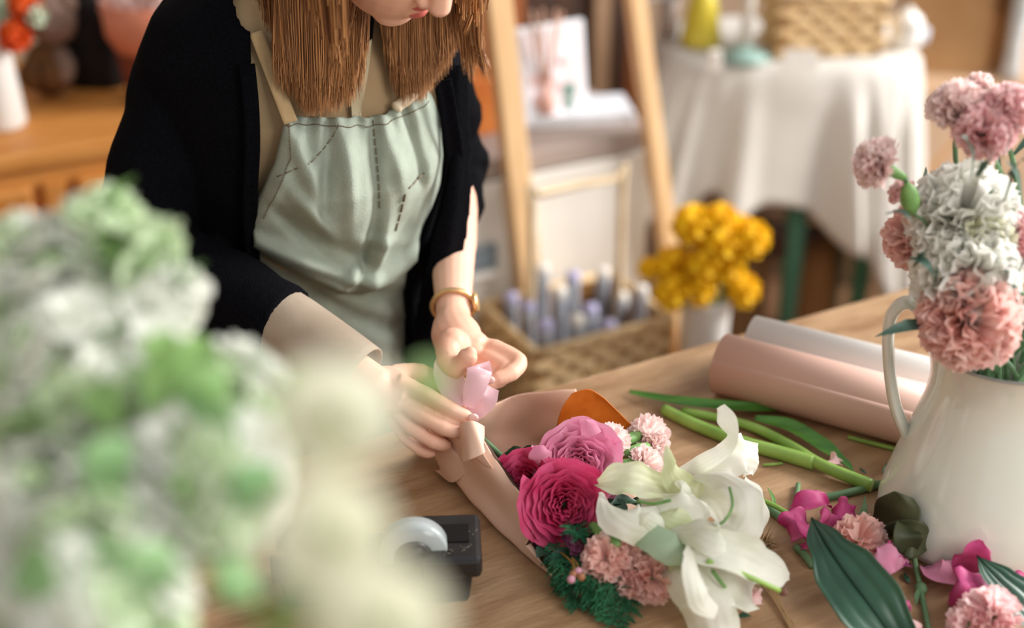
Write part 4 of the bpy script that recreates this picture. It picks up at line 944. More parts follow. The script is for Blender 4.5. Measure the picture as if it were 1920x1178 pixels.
petal([(1684,1062,.004), (1698,1054,.015), (1708,1062,.004)], [4,9,4], 'little purple curl at the end of the large curled petal', m=mat('purple_petal', (150,60,110), (176,90,134), scale=40))
petal([(1732,1060,.005), (1755,1070,.018), (1785,1080,.015), (1800,1086,.008)], [6,17,22,8], 'creased magenta petal before the jug', m=mrose, nrm=V((-.1,-.4,.9)))
petal([(1815,1078,.006), (1822,1055,.025), (1832,1032,.045), (1840,1014,.055)], [16,26,18,3], 'upright magenta petal leaning against the jug base', nrm=V((-.1,-.85,.5)), cup=.15)
petal([(1776,1125,.006), (1800,1105,.03), (1835,1095,.03), (1870,1098,.012)], [8,30,30,8], 'largest magenta petal cupped beside the pink carnation at the bottom', nrm=V((-.1,-.5,.8)), cup=-.35)
petal([(1893,1085,.004), (1905,1075,.014), (1925,1080,.01)], [4,11,10], 'magenta petal at the right edge of the photo')
petal([(1690,1158,.004), (1696,1140,.02), (1698,1126,.02)], [5,8,4], 'small magenta petal standing near the tip of the jointed stem')
petal([(1686,1180,.004), (1704,1172,.012), (1722,1186,.006)], [5,10,8], 'pale pink petal cut by the bottom edge', m=mpk2)
petal([(1545,866,.004), (1562,862,.012), (1582,872,.004)], [4,9,5], 'pink petal caught between the cut stems', m=mpk2)
petal([(1390,1028,.02), (1405,1018,.03), (1418,1030,.02)], [6,12,5], 'pale pink petal peeping above the lowest lily', m=mpk2)
petal([(1400,1108,.006), (1412,1118,.012), (1424,1130,.004)], [6,12,5], 'pink petal peeping out under the lowest lily', m=mpk2)
petal([(1900,1050,.01), (1912,1040,.02), (1925,1045,.01)], [6,9,8], 'dark purple petal at the right foot of the jug', m=mat('purple_petal', (150,60,110), (176,90,134), scale=40))
c = t3(1615, 1004, .032); carnation('loose_carnation', c, (.0,-.45,.9), 44/F*1.33, msal, [c+V((-.018,-.012,-.024))], 'salmon carnation head lying loose beside the big dark leaf', seed=71, n=60, loc=t3(1615,1010,0), msx=mgr)
c = t3(1848, 1142, .032); carnation('loose_carnation', c, (-.45,-.2,.7), 48/F*1.3, mpk2, [c+V((.024,-.024,-.02)), c+V((.035,-.045,-.026))], 'pale pink carnation head lying at the bottom right', seed=72, n=44, loc=t3(1848,1150,0), msx=mgr, sr=.004)
c = t3(1815, 1172, .022); carnation('loose_carnation', c, (-.3,-.6,.5), 34/F*1.3, mpk2, [c+V((.014,-.02,-.012))], 'half of a pale pink carnation at the very bottom right', seed=73, n=34, loc=t3(1815,1180,0), msx=mgr)
b = MB(); mdry = mat('dry_twig', (138,108,74), (160,130,92), scale=40, rough=.8)
dt = thing('dry_twig', t3(1450,1110,0), 'dry straw brown twig bundle below the lily pistil', 'twig')
for i in range(9): b.tube(spline([t3(1424+i*4+rnd(-4,4), 1085+rnd(-8,10), .010), t3(1450+i*1.5, 1125, .006), t3(1487+rnd(-3,3), 1176+rnd(-10,14), .003)], 4), .0009, 5)
b.build('stalks', mdry, dt)
b = MB(); d3 = thing('dry_twig', t3(1432,1020,0), 'small dry seed head tuft beside the open lily', 'twig')
for i in range(34):
    p = t3(1432+rnd(-12,6), 1030+rnd(-18,14), .006); e = p+V((rnd(-.012,.022), rnd(-.018,.012), rnd(0,.012))); b.tube([p, e], [.0009,.0003], 4)
b.build('bristles', mdry, d3)
# ---------------------------------------------------------------- the florist
mskin = mat('skin', (228,174,148), (236,190,166), scale=9, rough=.5, bump=.03, bscale=400)
MATS['skin'].node_tree.nodes['Principled BSDF'].inputs['Subsurface Weight'].default_value = .06
MATS['skin'].node_tree.nodes['Principled BSDF'].inputs['Subsurface Radius'].default_value = (.02,.008,.004)
mcard_ = mat('navy_wool', (7,7,10), (12,12,17), scale=300, rough=.9, bump=.5, bscale=500, spec=.05)
mshirt = mat('beige_shirt', (166,140,104), (182,156,120), scale=12, rough=.8, bump=.08, bscale=300)
mapron = mat('sage_linen', (144,153,140), (156,165,151), scale=40, rough=.85, bump=.25, bscale=500)
mstitch = mat('brown_thread', (112,98,78), rough=.9)
mhair = mat('auburn_hair', (134,78,38), (212,142,82), scale=130, rough=.42, spec=.5, stretch=(1,1,.03), detail=2, trans=.12)
_nt = mhair.node_tree; _g = _nt.nodes.new('ShaderNodeNewGeometry'); _r = [n for n in _nt.nodes if n.type == 'VALTORGB'][0]
_r.color_ramp.elements[0].position = 0; _r.color_ramp.elements[1].position = 1; _r.color_ramp.elements[0].color = col(118,70,36); _r.color_ramp.elements[1].color = col(226,166,108)
_nt.links.new(_g.outputs['Random Per Island'], _r.inputs[0])
mtrs = mat('brown_trousers', (92,82,66), (104,94,76), scale=20, rough=.85)
AZ = math.radians(22); bu_ = V((cos(AZ), sin(AZ), 0)); bw = V((sin(AZ), -cos(AZ), 0))
C0 = V((-.235, 1.50, 0))
LV = [(.0,0,0,0), (.72,.150,.115,-.02), (.82,.160,.115,-.02), (.92,.148,.108,-.01), (1.0,.134,.100,0), (1.08,.136,.104,.012), (1.17,.142,.112,.03), (1.24,.146,.108,.038), (1.30,.150,.092,.04), (1.345,.128,.068,.045), (1.37,.085,.052,.055), (1.39,.052,.048,.065)]
def tor(z):
    L = LV[1:]
    if z <= L[0][0]: return L[0][1:]
    for a, b in zip(L, L[1:]):
        if z <= b[0]:
            f = (z-a[0])/(b[0]-a[0]); f = f*f*(3-2*f) if False else f; return tuple(a[i]*(1-f)+b[i]*f for i in (1,2,3))
    return L[-1][1:]
def tc(z): return C0+bw*tor(z)[2]
def tpt(phi, z, off=0):
    rx, ry, _ = tor(z); c = tc(z); p = c+bu_*((rx+off)*sin(phi))+bw*((ry+off)*cos(phi)); return V((p.x, p.y, z))
def gfun(P, off):
    rx, ry, _ = tor(P.z); d = P-tc(P.z); du = d.dot(bu_)/(rx+off); dw = d.dot(bw)/(ry+off); return (math.sqrt(du*du+dw*dw)-1)*ry
def hit(px, py, off=0, z=None):
    r = ray(px, py); best = None; t = 1.2
    while t < 2.1:
        P = CP+r*t; g = gfun(P, off)
        if best is None or g < best[0]: best = (g, P.copy())
        if g <= 0:
            lo, hi = t-.01, t
            for _ in range(8):
                m_ = (lo+hi)/2
                if gfun(CP+r*m_, off) <= 0: hi = m_
                else: lo = m_
            return CP+r*hi
        t += .01
    return best[1]
fl = thing('person', (C0.x, C0.y, 0), 'woman in sage apron and black navy cardigan bending over the bouquet', 'person')
# ---- skeleton points (measured from the photograph, placed at their real depth)
shR = V((-.322, 1.445, 1.300)); shL = V((-.105, 1.545, 1.30))
elR = Y(282, 452, 1.34); wrR = Y(712, 726, 1.20)
elL = Y(848, 325, 1.60); wrL = Y(850, 596, 1.33)
bd = MB()
def cap(a, b, r1, r2, n=16):
    a = V(a); b = V(b); k = 7; d = (b-a); 
    pts = [a-d.normalized()*r1*.8]+[a.lerp(b, i/(k-1)) for i in range(k)]+[b+d.normalized()*r2*.8]
    rr = [r1*.45]+[r1+(r2-r1)*i/(k-1) for i in range(k)]+[r2*.45]; bd.tube(pts, rr, n)
bd.grid(lambda u, v: tpt(2*pi*u, .74+.65*v), 40, 30, cu=True)
bd.add([tpt(2*pi*i/40, .74) for i in range(40)], [tuple(range(40))]); bd.add([tpt(2*pi*i/40, 1.39) for i in range(40)], [tuple(range(40))[::-1]])
hc_ = V((-.135, 1.395, 1.475))                            # head centre
hf = V((sin(math.radians(40))*cos(math.radians(38)), -cos(math.radians(40))*cos(math.radians(38)), -sin(math.radians(38))))
hr = V((cos(math.radians(40)), sin(math.radians(40)), 0)); hu = hr.cross(-hf) if False else hf.cross(hr)*-1
if hu.z < 0: hu = -hu
HB = Matrix((hr, -hf, hu)).transposed()                    # columns: right, back, up
CH = Y(744, 58, 1.315)                                     # chin point
def hp_(x, f, u): return hc_+hr*x+hf*f+hu*u
hc_ = CH-(hr*0+hf*.066+hu*-.103)
cap(tc(1.37)+UP*1.36, hp_(0,-.045,-.055), .050, .050)
bd.ell(hp_(0,-.012,.03), (.074,.092,.088), HB, 28, 20)      # cranium
bd.ell(hp_(0,.026,-.035), (.058,.056,.072), HB, 24, 18)     # face
bd.ell(hp_(0,.050,-.086), (.024,.018,.020), HB, 18, 12)     # chin
bd.ell(hp_(.036,.012,-.062), (.018,.034,.028), HB, 14, 10); bd.ell(hp_(-.036,.012,-.062), (.018,.034,.028), HB, 14, 10)
bd.ell(hp_(.030,.052,-.022), (.022,.020,.022), HB, 14, 10); bd.ell(hp_(-.030,.052,-.022), (.022,.020,.022), HB, 14, 10)   # cheeks
bd.ell(hp_(0,.070,-.056), (.020,.012,.018), HB, 14, 10)     # mouth mound
bd.tube([hp_(0,.076,.012), hp_(0,.088,-.012), hp_(0,.094,-.028)], [.007,.010,.0115], 12)
bd.ell(hp_(0,.096,-.031), (.0115,.0105,.0095), HB, 14, 10); bd.ell(hp_(.011,.085,-.034), (.007,.008,.007), HB, 10, 8); bd.ell(hp_(-.011,.085,-.034), (.007,.008,.007), HB, 10, 8)
for s in (-1, 1):
    bd.ell(hp_(s*.072,-.012,-.008), (.006,.016,.028), HB, 12, 8); bd.ell(hp_(s*.028,.066,.014), (.015,.010,.008), HB, 12, 8)
for a, e, wv in ((shR, elR, wrR), (shL, elL, wrL)):
    cap(a, e, .040, .032); cap(e, e.lerp(wv, .55), .032, .027); cap(e.lerp(wv, .55), wv, .026, .0180)
cap(tc(1.30)+UP*1.30, shR, .06, .046); cap(tc(1.30)+UP*1.30, shL, .06, .046)
# ---- hands: palm and five bent fingers each
def finger(pts, r): 
    p = [Y(*q) for q in pts]; k = len(p); q = spline(p, 4); n = len(q)
    rr = [r*(1.06-.30*i/(n-1)) for i in range(n)]; rr[-1] *= .62
    for j in range(1, k-1): rr[j*4] *= 1.07
    bd.tube(q, rr, 12); bd.ell(q[-1], rr[-2]*.78, n=10, m=8)
# left hand (right in the photo)
pc_ = Y(862, 648, 1.285)
bd.tube(spline([wrL, Y(852,622,1.305), Y(868,648,1.285), Y(900,666,1.275)], 4), [.0185,.019,.021,.023,.025,.026,.026,.026,.025,.024,.022,.021,.018], 16)
bd.ell(Y(848,656,1.262), (.018,.020,.024), n=14, m=10)
finger([(885,650,1.29), (928,655,1.275), (972,678,1.255), (958,700,1.235), (924,714,1.225)], .0100)
finger([(880,664,1.285), (915,672,1.265), (948,690,1.25), (936,712,1.232), (908,722,1.222)], .0098)
finger([(875,676,1.285), (900,692,1.26), (925,706,1.245), (915,722,1.235), (896,730,1.225)], .0092)
finger([(868,684,1.285), (885,702,1.262), (902,716,1.248), (896,730,1.24), (884,736,1.232)], .0082)
finger([(842,648,1.255), (842,676,1.235), (858,690,1.225), (878,668,1.222), (882,662,1.222)], .0115)
# right hand (left in the photo)
bd.tube(spline([wrR, Y(722,728,1.205), Y(742,736,1.21), Y(762,744,1.212)], 4), [.020,.021,.023,.025,.027,.028,.028,.028,.027,.025,.023,.020,.017], 16, flat=.85)
finger([(745,716,1.200), (798,742,1.195), (848,770,1.190), (882,786,1.186)], .0094)
finger([(740,738,1.200), (786,776,1.188), (832,802,1.180), (862,812,1.178)], .0094)
finger([(736,756,1.205), (772,800,1.190), (812,828,1.182), (838,836,1.180)], .0088)
finger([(730,770,1.210), (758,816,1.198), (790,844,1.190), (810,850,1.188)], .0078)
finger([(738,702,1.225), (790,700,1.236), (838,732,1.226), (868,762,1.210)], .0098)
# ---- legs and feet
for s in (-1, 1):
    h_ = tc(.8)+bu_*s*.085; cap(h_+UP*.78, h_+bw*.01+UP*.45, .082, .056); cap(h_+bw*.01+UP*.45, h_-bw*.03+UP*.08, .054, .036)
    bd.ell(h_+bw*.05+UP*.045, (.045,.11,.04), Matrix((bu_, -bw, UP)).transposed(), 18, 12)
body = bd.build('body', mskin, fl)
q = body.modifiers.new('remesh', 'REMESH'); q.mode = 'VOXEL'; q.voxel_size = .0021; q.use_smooth_shade = True
q = body.modifiers.new('smooth', 'SMOOTH'); q.iterations = 3; q.factor = .5
# lips, eyes, brows
ml = mat('lips', (196,92,84), (208,108,98), scale=60, rough=.4, spec=.5)
b = MB(); b.grid(lambda u, v: hp_((u-.5)*.042, .0805+.0030*sin(pi*v)-.028*(abs(u-.5)*2)**2*.45, -.0505+(v-.5)*.012*(1-(abs(2*u-1))**2.2)+.0022*cos(u*4*pi)*(1 if v > .5 else 0)), 20, 7); b.build('upper_lip', ml, fl, solid=.003)
b = MB(); b.grid(lambda u, v: hp_((u-.5)*.036, .0800+.0035*sin(pi*v)-.026*(abs(u-.5)*2)**2*.45, -.0605+(v-.5)*.014*(1-(abs(2*u-1))**2.2)), 20, 7); b.build('lower_lip', ml, fl, solid=.003)
for s in (-1, 1):
    MB().ell(hp_(s*.030,.064,.006), (.012,.009,.006), HB, 14, 10).build('eye', mat('eye_white', (220,214,208), rough=.3), fl)
    MB().tube(spline([hp_(s*.015,.078,.030), hp_(s*.03,.078,.034), hp_(s*.046,.068,.030)], 4), .0022, 6).build('eyebrow', mat('brow', (84,50,28), rough=.8), fl)
# ---- shirt
def wrinkle(P, a=.004, s=14): return a*noise.noise(V((P.x*s, P.y*s, P.z*s*.45)))
def shirt(u, v):
    p = tpt(2*pi*u, .80+.572*v, .006); return p+(p-tc(p.z)-UP*p.z).normalized()*wrinkle(p)
b = MB().grid(shirt, 80, 50, cu=True)
b.build('shirt', mshirt, fl, solid=.0015)
b = MB(); 
b.tube(spline([elR.lerp(wrR, .35), elR.lerp(wrR, .7), elR.lerp(wrR, .93)], 5), [.038,.039,.039,.038,.038,.037,.036,.035,.034,.033,.032], 22, caps=False); b.build('sleeve_cuff', mat('shaded_shirt_sleeve', (146,130,112), (160,144,126), scale=20, rough=.8, bump=.1), fl, solid=.002)  # cuff of the beige shirt, its shade put into a greyer colour
# collar pieces and neckband
def hs_(x, y, o): return hit(x, y, o)
sheet([[hit(650,82,.030), hit(655,150,.018), hit(660,225,.012)], [hit(676,86,.036), hit(674,150,.022), hit(676,225,.012)], [hit(697,73,.040), hit(688,150,.024), hit(672,226,.012)]], mat('stone_collar', (184,172,140), (194,182,152), scale=30, rough=.8), 'collar', fl, solid=.001)
sheet([[hit(640,-30,.040), hit(645,30,.036), hit(650,84,.028)], [hit(672,-30,.048), hit(674,30,.042), hit(676,87,.036)], [hit(705,-30,.046), hit(702,30,.042), hit(698,76,.036)]], mcard_, 'dark_undershirt', fl, solid=.001)
# ---- apron: waist cloth and bib
def fold(x, y, cx, cy, dx, dy, L, w_, a):
    l = math.hypot(dx, dy); dx /= l; dy /= l; s = (x-cx)*dx+(y-cy)*dy; t = -(x-cx)*dy+(y-cy)*dx
    return a*math.exp(-(t/w_)**2)*math.exp(-(s/L)**2)
FO = [(560,300,1,3,80,16,.006), (600,330,-.5,3,90,14,-.005), (640,300,0,1,110,16,.007), (690,330,0,1,120,14,-.007), (730,290,.2,1,70,14,.006), (770,280,.15,1,90,12,-.006), (545,420,1,.9,60,14,-.006), (580,400,1,1.2,70,14,.007), (620,450,1,.6,90,16,-.007), (560,480,1,.5,80,18,.008), (650,500,1,-.9,60,14,.009), (670,470,-.2,1,60,10,-.008), (700,460,-.2,1,60,12,.008), (760,400,-.6,1,80,14,-.006), (790,330,-.3,1,60,12,.006), (620,515,2,.8,90,12,-.008), (700,440,1,.1,40,12,.004), (510,350,-.5,1,60,10,.004)]
def bibL(py): 
    T_ = [(215,531),(260,522),(300,512),(350,490),(385,474),(410,468),(470,470),(560,474),(700,480)]
    return lerp_t(T_, py)
def bibR(py):
    T_ = [(160,800),(190,812),(215,820),(290,828),(340,822),(380,806),(420,786),(470,772),(560,772),(700,765)]
    return lerp_t(T_, py)
def lerp_t(T_, y):
    if y <= T_[0][0]: return T_[0][1]
    for a, b in zip(T_, T_[1:]):
        if y <= b[0]: f = (y-a[0])/(b[0]-a[0]); return a[1]*(1-f)+b[1]*f
    return T_[-1][1]
def bib(u, v, ex=0):
    top = 222-0*u; top = 218 + (0 if u < .55 else -50*((u-.55)/.45)**1.3)+4*sin(u*50)*.4
    py = top+(lerp_t([(0,470),(.15,500),(.35,532),(.55,558),(.7,560),(.85,545),(1,505)], u)-top)*v
    if v > .8: py += -22*(2*u-1)**2*(v-.8)*5*-1*0
    xl = bibL(py); xr = bibR(py); px = xl+(xr-xl)*u
    # billowing bib, hanging free of the chest and bagging at the waist
    o = .020+.040*sin(pi*min(1, v*1.02))*sin(pi*u)**.6+.012*v
    gath = .0035*sin(u*62)*math.exp(-v*9)+.004*sin(u*23+1)*math.exp(-v*3)
    f = sum(fold(px, py, *q) for q in FO)
    lower = .024*math.exp(-((v-.90)/.07)**2)*(.5+.5*sin(pi*u)) - .036*max(0, (v-.93)/.07)
    P = hit(px, py, .010); r = (CP-P).normalized(); n_ = (bw*.85+r*.5+UP*.12).normalized()
    return P+n_*(o-.012+gath+f*2.0+lower+ex+.0012*noise.noise(P*60))
MB().grid(bib, 90, 80).build('apron_bib', mapron, fl, solid=.0014, off=0)
def skirt(u, v):
    phi = (u-.5)*2*1.75; z = 1.10-.38*v; p = tpt(phi, z, .012+.012*v)
    d = (p-tc(z)-UP*z).normalized(); zz = z*100
    f = .0075*sin((z+.05*sin(phi*2.2+.4)+.03*phi)*150)*max(0, 1-v*2.0)*(.6+.4*cos(phi*3)) + .004*sin(phi*9+z*20)*v
    return p+d*(f+.0012*noise.noise(p*50))
MB().grid(skirt, 90, 90).build('apron_skirt', mapron, fl, solid=.0014, off=0)
def stitch(uvs, r=.00055, ex=.0022):
    st = MB()
    q = spline([bib(*p, ex) for p in uvs], 3)
    for i_ in range(0, len(q)-2, 2): st.tube([q[i_], q[i_].lerp(q[i_+1], .75) if i_ % 1 == 0 else q[i_+1], q[i_+1].lerp(q[i_+2], .5)], r, 5)
    st.build('stitched_seam', mstitch, fl)
def ub(px, py):
    uu = (px-bibL(py))/(bibR(py)-bibL(py)); v = (py-218)/(lerp_t([(0,470),(.15,500),(.35,532),(.55,558),(.7,560),(.85,545),(1,505)], max(0, min(1, uu)))-218); u = (px-bibL(py))/(bibR(py)-bibL(py)); return (max(0,min(1,u)), max(0,min(1,v)))
stitch([(i/40, .045+.0*i) for i in range(0, 40)])
stitch([ub(536-0*i, 225+i*8) if i < 9 else ub(536-(i-8)*3.6, 225+i*8) for i in range(0, 23)])
stitch([ub(*p) for p in ((628,230),(618,248),(604,266),(588,282),(568,296),(545,307),(520,318),(506,326))])
stitch([ub(*p) for p in ((738,362),(732,390),(727,415),(722,440))], .0012)
stitch([ub(*p) for p in ((745,352),(760,346),(778,338),(796,330))], .0010)
stitch([ub(696,225+i*24) for i in range(0, 8)], .0006)
stp = MB()
for s, (x0, y0, x1, y1) in (('l',(540,216,480,60)), ('r',(800,172,770,40))):
    stp = MB(); stp.blade([bib(*ub(x0, y0+8), .001), hit((x0+x1)/2, (y0+y1)/2, .016), hit(x1, y1, .016)], [.007,.007,.007], bw, cup=0, ns=5, sub=5)
    stp.build('shoulder_strap', mat('tan_strap', (174,148,108), (186,160,120), scale=50, rough=.8), fl, solid=.001)
lb_ = MB(); 
lb_.tube(spline([bib(.72,.0,.004), bib(.76,.0,.007)+UP*.004, bib(.84,0,.006)+UP*.006, bib(.9,0,.004)+UP*.004], 4), [.003,.006,.007,.006,.006,.006,.006,.005,.004,.004,.003,.003,.002], 8)
lb_.build('turned_binding', mat('linen_binding', (222,206,176), (230,216,190), scale=50, rough=.8), fl)
# ---- cardigan
cg = MB()
def sleeve(pts, rr, k=0, wrk=.003):
    q = spline(pts, 6); r2 = interp(rr, len(q)); n = 26; vs = []; prev = V((0,0,1))
    sgm = MB(); sgm.tube(q, r2, n, caps=True)
    for i, p in enumerate(sgm.v):
        j = i//n
        if j < len(q):
            d = (p-q[j]).normalized(); sgm.v[i] = p+d*(wrk*noise.noise(V((p.x*18, p.y*18, p.z*38)))+wrk*.6*sin(j*1.5+(i % n)*.5))
    cg.add(sgm.v, sgm.f)
sleeve([shR+V((.05,.01,.035)), shR, shR.lerp(elR,.5)+V((-.008,0,0)), elR+V((-.004,.0,-.005)), elR.lerp(wrR,.35)+V((0,0,-.006)), elR.lerp(wrR,.60)], [.056,.060,.054,.048,.046,.042])
sleeve([shL+V((-.05,-.01,.03)), shL, shL.lerp(elL,.5)+V((.004,0,0)), elL+V((0,.0,.006)), elL+(wrL-elL)*.30], [.056,.048,.044,.040,.031], wrk=.007)
def cpanel(phi0f, phi1f, z0, z1, off, nu=36, nv_=50):
    def g(u, v):
        z = z0+(z1-z0)*v; a = phi0f(z)+(phi1f(z)-phi0f(z))*u; p = tpt(a, z, off+.004*noise.noise(V((a*3, z*12, 0)))+.006*(1-v)); return p
    b = MB().grid(g, nu, nv_); inner_ = MB().grid(lambda u, v: tc((z0+(z1-z0)*v))+UP*0+(g(u, v)-tc(z0+(z1-z0)*v)-UP*(z0+(z1-z0)*v))*.93+UP*(z0+(z1-z0)*v), nu, nv_)
    o = len(b.v); b.add(inner_.v, [tuple(reversed(f)) for f in inner_.f])
    def ix(i, j): return i*nv_+j
    sd = []
    for i in range(nu-1): sd += [(ix(i,0), ix(i+1,0), ix(i+1,0)+o, ix(i,0)+o)[::-1], (ix(i,nv_-1), ix(i+1,nv_-1), ix(i+1,nv_-1)+o, ix(i,nv_-1)+o)]
    for j in range(nv_-1): sd += [(ix(0,j), ix(0,j+1), ix(0,j+1)+o, ix(0,j)+o), (ix(nu-1,j), ix(nu-1,j+1), ix(nu-1,j+1)+o, ix(nu-1,j)+o)[::-1]]
    b.f += sd; cg.add(b.v, b.f)
def phL(z):      # opening edge on the photo's left
    return None
def edge_phi(pts, sgn):
    out = []
    for (x, y) in pts:
        P = hit(x, y, .024); d = P-tc(P.z); rx, ry, _ = tor(P.z); out.append((P.z, math.atan2(d.dot(bu_)/rx, d.dot(bw)/ry)))
    out.sort(); return lambda z: lerp_t(out, z)
eR = edge_phi([(440,-30),(450,60),(456,130),(470,220),(472,300),(470,380),(472,470),(478,560),(500,640),(520,720)], -1)
eL = edge_phi([(835,60),(842,170),(845,250),(838,330),(812,400),(785,450),(772,520),(768,600),(765,660),(765,720)], 1)
cpanel(lambda z: -pi, eR, .86, 1.385, .024, 60, 60)
cpanel(lambda z: min(eL(z), 1.45), lambda z: pi, .86, 1.385, .024, 60, 60)
fp_ = [(866,120,1.45),(866,210,1.44),(864,300,1.43),(858,380,1.42),(844,450,1.41),(826,520,1.41),(808,590,1.41),(799,668,1.42)]
hw = [16,22,26,32,38,38,35,28]
pf_ = []
for k_, (dy_) in enumerate((0, .016)):
    pass
pq = [Y(*q) for q in fp_]; tb_ = MB(); tb_.tube(spline(pq, 4), interp([w_/F*1.45 for w_ in hw], 29), 22, up=V((0,1,0)))
cl2 = spline(pq, 4)
for i, p in enumerate(tb_.v):
    c_ = cl2[min(i//22, 28)]; dd_ = p-c_; u_ = dd_.dot(bu_); w_ = dd_.dot(bw); tb_.v[i] = c_+bu_*u_+bw*(w_*.30+.002*sin(u_*200+c_.z*8))+UP*dd_.z*.3
cg.add(tb_.v, tb_.f)
cdg = cg.build('cardigan', mcard_, fl)
q = cdg.modifiers.new('remesh', 'REMESH'); q.mode = 'VOXEL'; q.voxel_size = .0035; q.use_smooth_shade = True
q = cdg.modifiers.new('smooth', 'SMOOTH'); q.iterations = 4; q.factor = .5
# lapel ribs
lp = MB()
for dx in (0,):
    q = [hit(x, y, .036) for (x, y) in ((828,150),(842,230),(850,300),(838,380),(818,450),(806,520),(800,600),(797,660))]
    lp.blade(q, [.010]*8, bw, cup=.3, ns=5, sub=4)
q = [hit(x, y, .030) for (x, y) in ((462,120),(470,200),(472,280),(468,360),(470,440),(476,520),(486,590))]
lp.blade(q, [.008]*7, bw, cup=.3, ns=5, sub=4)
lp.build('knit_placket', mcard_, fl, solid=.003)
bt = MB(); pb_ = hit(797, 583, .046)
for dx, dz in ((-.003,.002), (.003,.002), (0,-.003)): bt.ell(pb_+V((dx,0,dz)), .0024, n=8, m=6)
bt.build('pearl_button', mat('pearl', (232,222,214), rough=.25, spec=.8), fl)
# ---- trousers and shoes
b = MB()
for s in (-1, 1):
    h_ = tc(.8)+bu_*s*.085; b.tube([h_+UP*.86, h_+UP*.78, h_+bw*.01+UP*.45, h_-bw*.03+UP*.10], [.09,.092,.068,.055], 20)
b.build('trousers', mtrs, fl)
for s in (-1, 1):
    h_ = tc(.8)+bu_*s*.085
    MB().ell(h_+bw*.055+UP*.043, (.052,.125,.043), Matrix((bu_, -bw, UP)).transposed(), 18, 12).build('shoe', mat('black_leather', (26,24,24), rough=.4), fl)
# ---- watch
wd = (wrL-elL).normalized(); wq = elL.lerp(wrL, .93); WB = basis(wd, V((1,0,0)))
mgold = mat('gold_bracelet', (206,170,116), (222,190,140), scale=60, rough=.3, metal=.75)
wt_ = MB(); wt_.tube([wq+WB @ V((cos(a)*.0225, sin(a)*.0225, 0)) for a in [i/40*2*pi for i in range(41)]], .0028, 8, caps=False)
wtc = thing('wrist_watch', wq-UP*.03, 'slim gold bracelet watch on the wrist at the right', 'watch')
wt_.build('bracelet', mgold, wtc)
fcd = (V((.95,-.25,.15))-wd*V((.95,-.25,.15)).dot(wd)).normalized()
MB().lathe([(0,0), (.011,0), (.0115,.003), (.009,.005), (0,.0055)], wq+fcd*.0225, 24, basis(fcd)).build('watch_case', mgold, wtc)
# ---- nails
mn = mat('nail', (238,196,186), rough=.25, spec=.6)
for (x, y, yy) in ((918,713,1.214), (887,783,1.178)):
    MB().ell(Y(x, y, yy), (.0055,.002,.0045), n=10, m=7).build('fingernail', mn, fl)
# ---- hair: separate strands in locks
hb = MB(); random.seed(23)
def lock(roots, ends, n, r=.00036, spread=.004, bend=0, curl=0, seg=14):
    for i in range(int(n*2.2)):
        s = random.random(); e = min(1, max(0, s+rnd(-.04,.04)))
        a = lerp_l(roots, s); z = lerp_l(ends, e)
        w1 = V((rnd(-1,1), rnd(-1,1), 0))*spread*.55; m1 = a.lerp(z, .35)+w1; m2 = a.lerp(z, .7)+w1*.8+V((rnd(-1,1), rnd(-1,1), 0))*spread*.18+bw*bend
        z = z+w1*.6+V((rnd(-1,1)*spread*.22, rnd(-1,1)*spread*.22, rnd(-.006,.026))); 
        if curl: z = z+V((curl, 0, .01))
        hb.tube(spline([a, m1, m2, z], 4), [r*1.3]*10+[r, r*.6, r*.3], 3, caps=False)
def lerp_l(P, t):
    k_ = t*(len(P)-1); i = min(int(k_), len(P)-2); return P[i].lerp(P[i+1], k_-i)
def HY(x, y, yy): return Y(x, y, yy)
# photo-left mass
for dd, (xa, xb), (ya, yb), n in ((0,(508,676),(196,206),620), (.012,(520,690),(190,212),420), (.024,(505,670),(150,205),380), (-.006,(530,650),(170,212),260)):
    lock([HY(520,-110,1.36+dd), HY(600,-130,1.345+dd), HY(690,-100,1.335+dd)], [HY(xa+8,ya-40,1.335+dd), HY((xa+xb)/2-20,yb,1.33+dd), HY((xa+xb)/2+15,yb-2,1.325+dd), HY(xb-16,ya-8,1.33+dd), HY(xb-2,ya-90,1.33+dd)], n, spread=.007)
lock([HY(455,-110,1.40), HY(520,-110,1.37)], [HY(425,38,1.40), HY(500,80,1.38), HY(520,120,1.37)], 60, spread=.010)
# photo-right mass
for dd, n in ((0,520), (.014,420), (.028,300)):
    lock([HY(712,-110,1.40+dd), HY(770,-130,1.41+dd), HY(850,-110,1.42+dd)], [HY(722,80,1.39+dd), HY(740,165,1.385+dd), HY(760,195,1.38+dd), HY(795,180,1.38+dd), HY(835,130,1.39+dd), HY(858,80,1.40+dd)], n, spread=.010)
lock([HY(845,-110,1.40), HY(880,-120,1.40)], [HY(868,120,1.40), HY(885,150,1.40), HY(905,110,1.40)], 130, spread=.010)
lock([HY(880,-110,1.39), HY(900,-110,1.39)], [HY(890,160,1.39), HY(905,168,1.39)], 26, spread=.006, curl=.008)
lock([HY(905,-110,1.38), HY(940,-110,1.38)], [HY(860,40,1.385), HY(875,60,1.385)], 90, spread=.008)
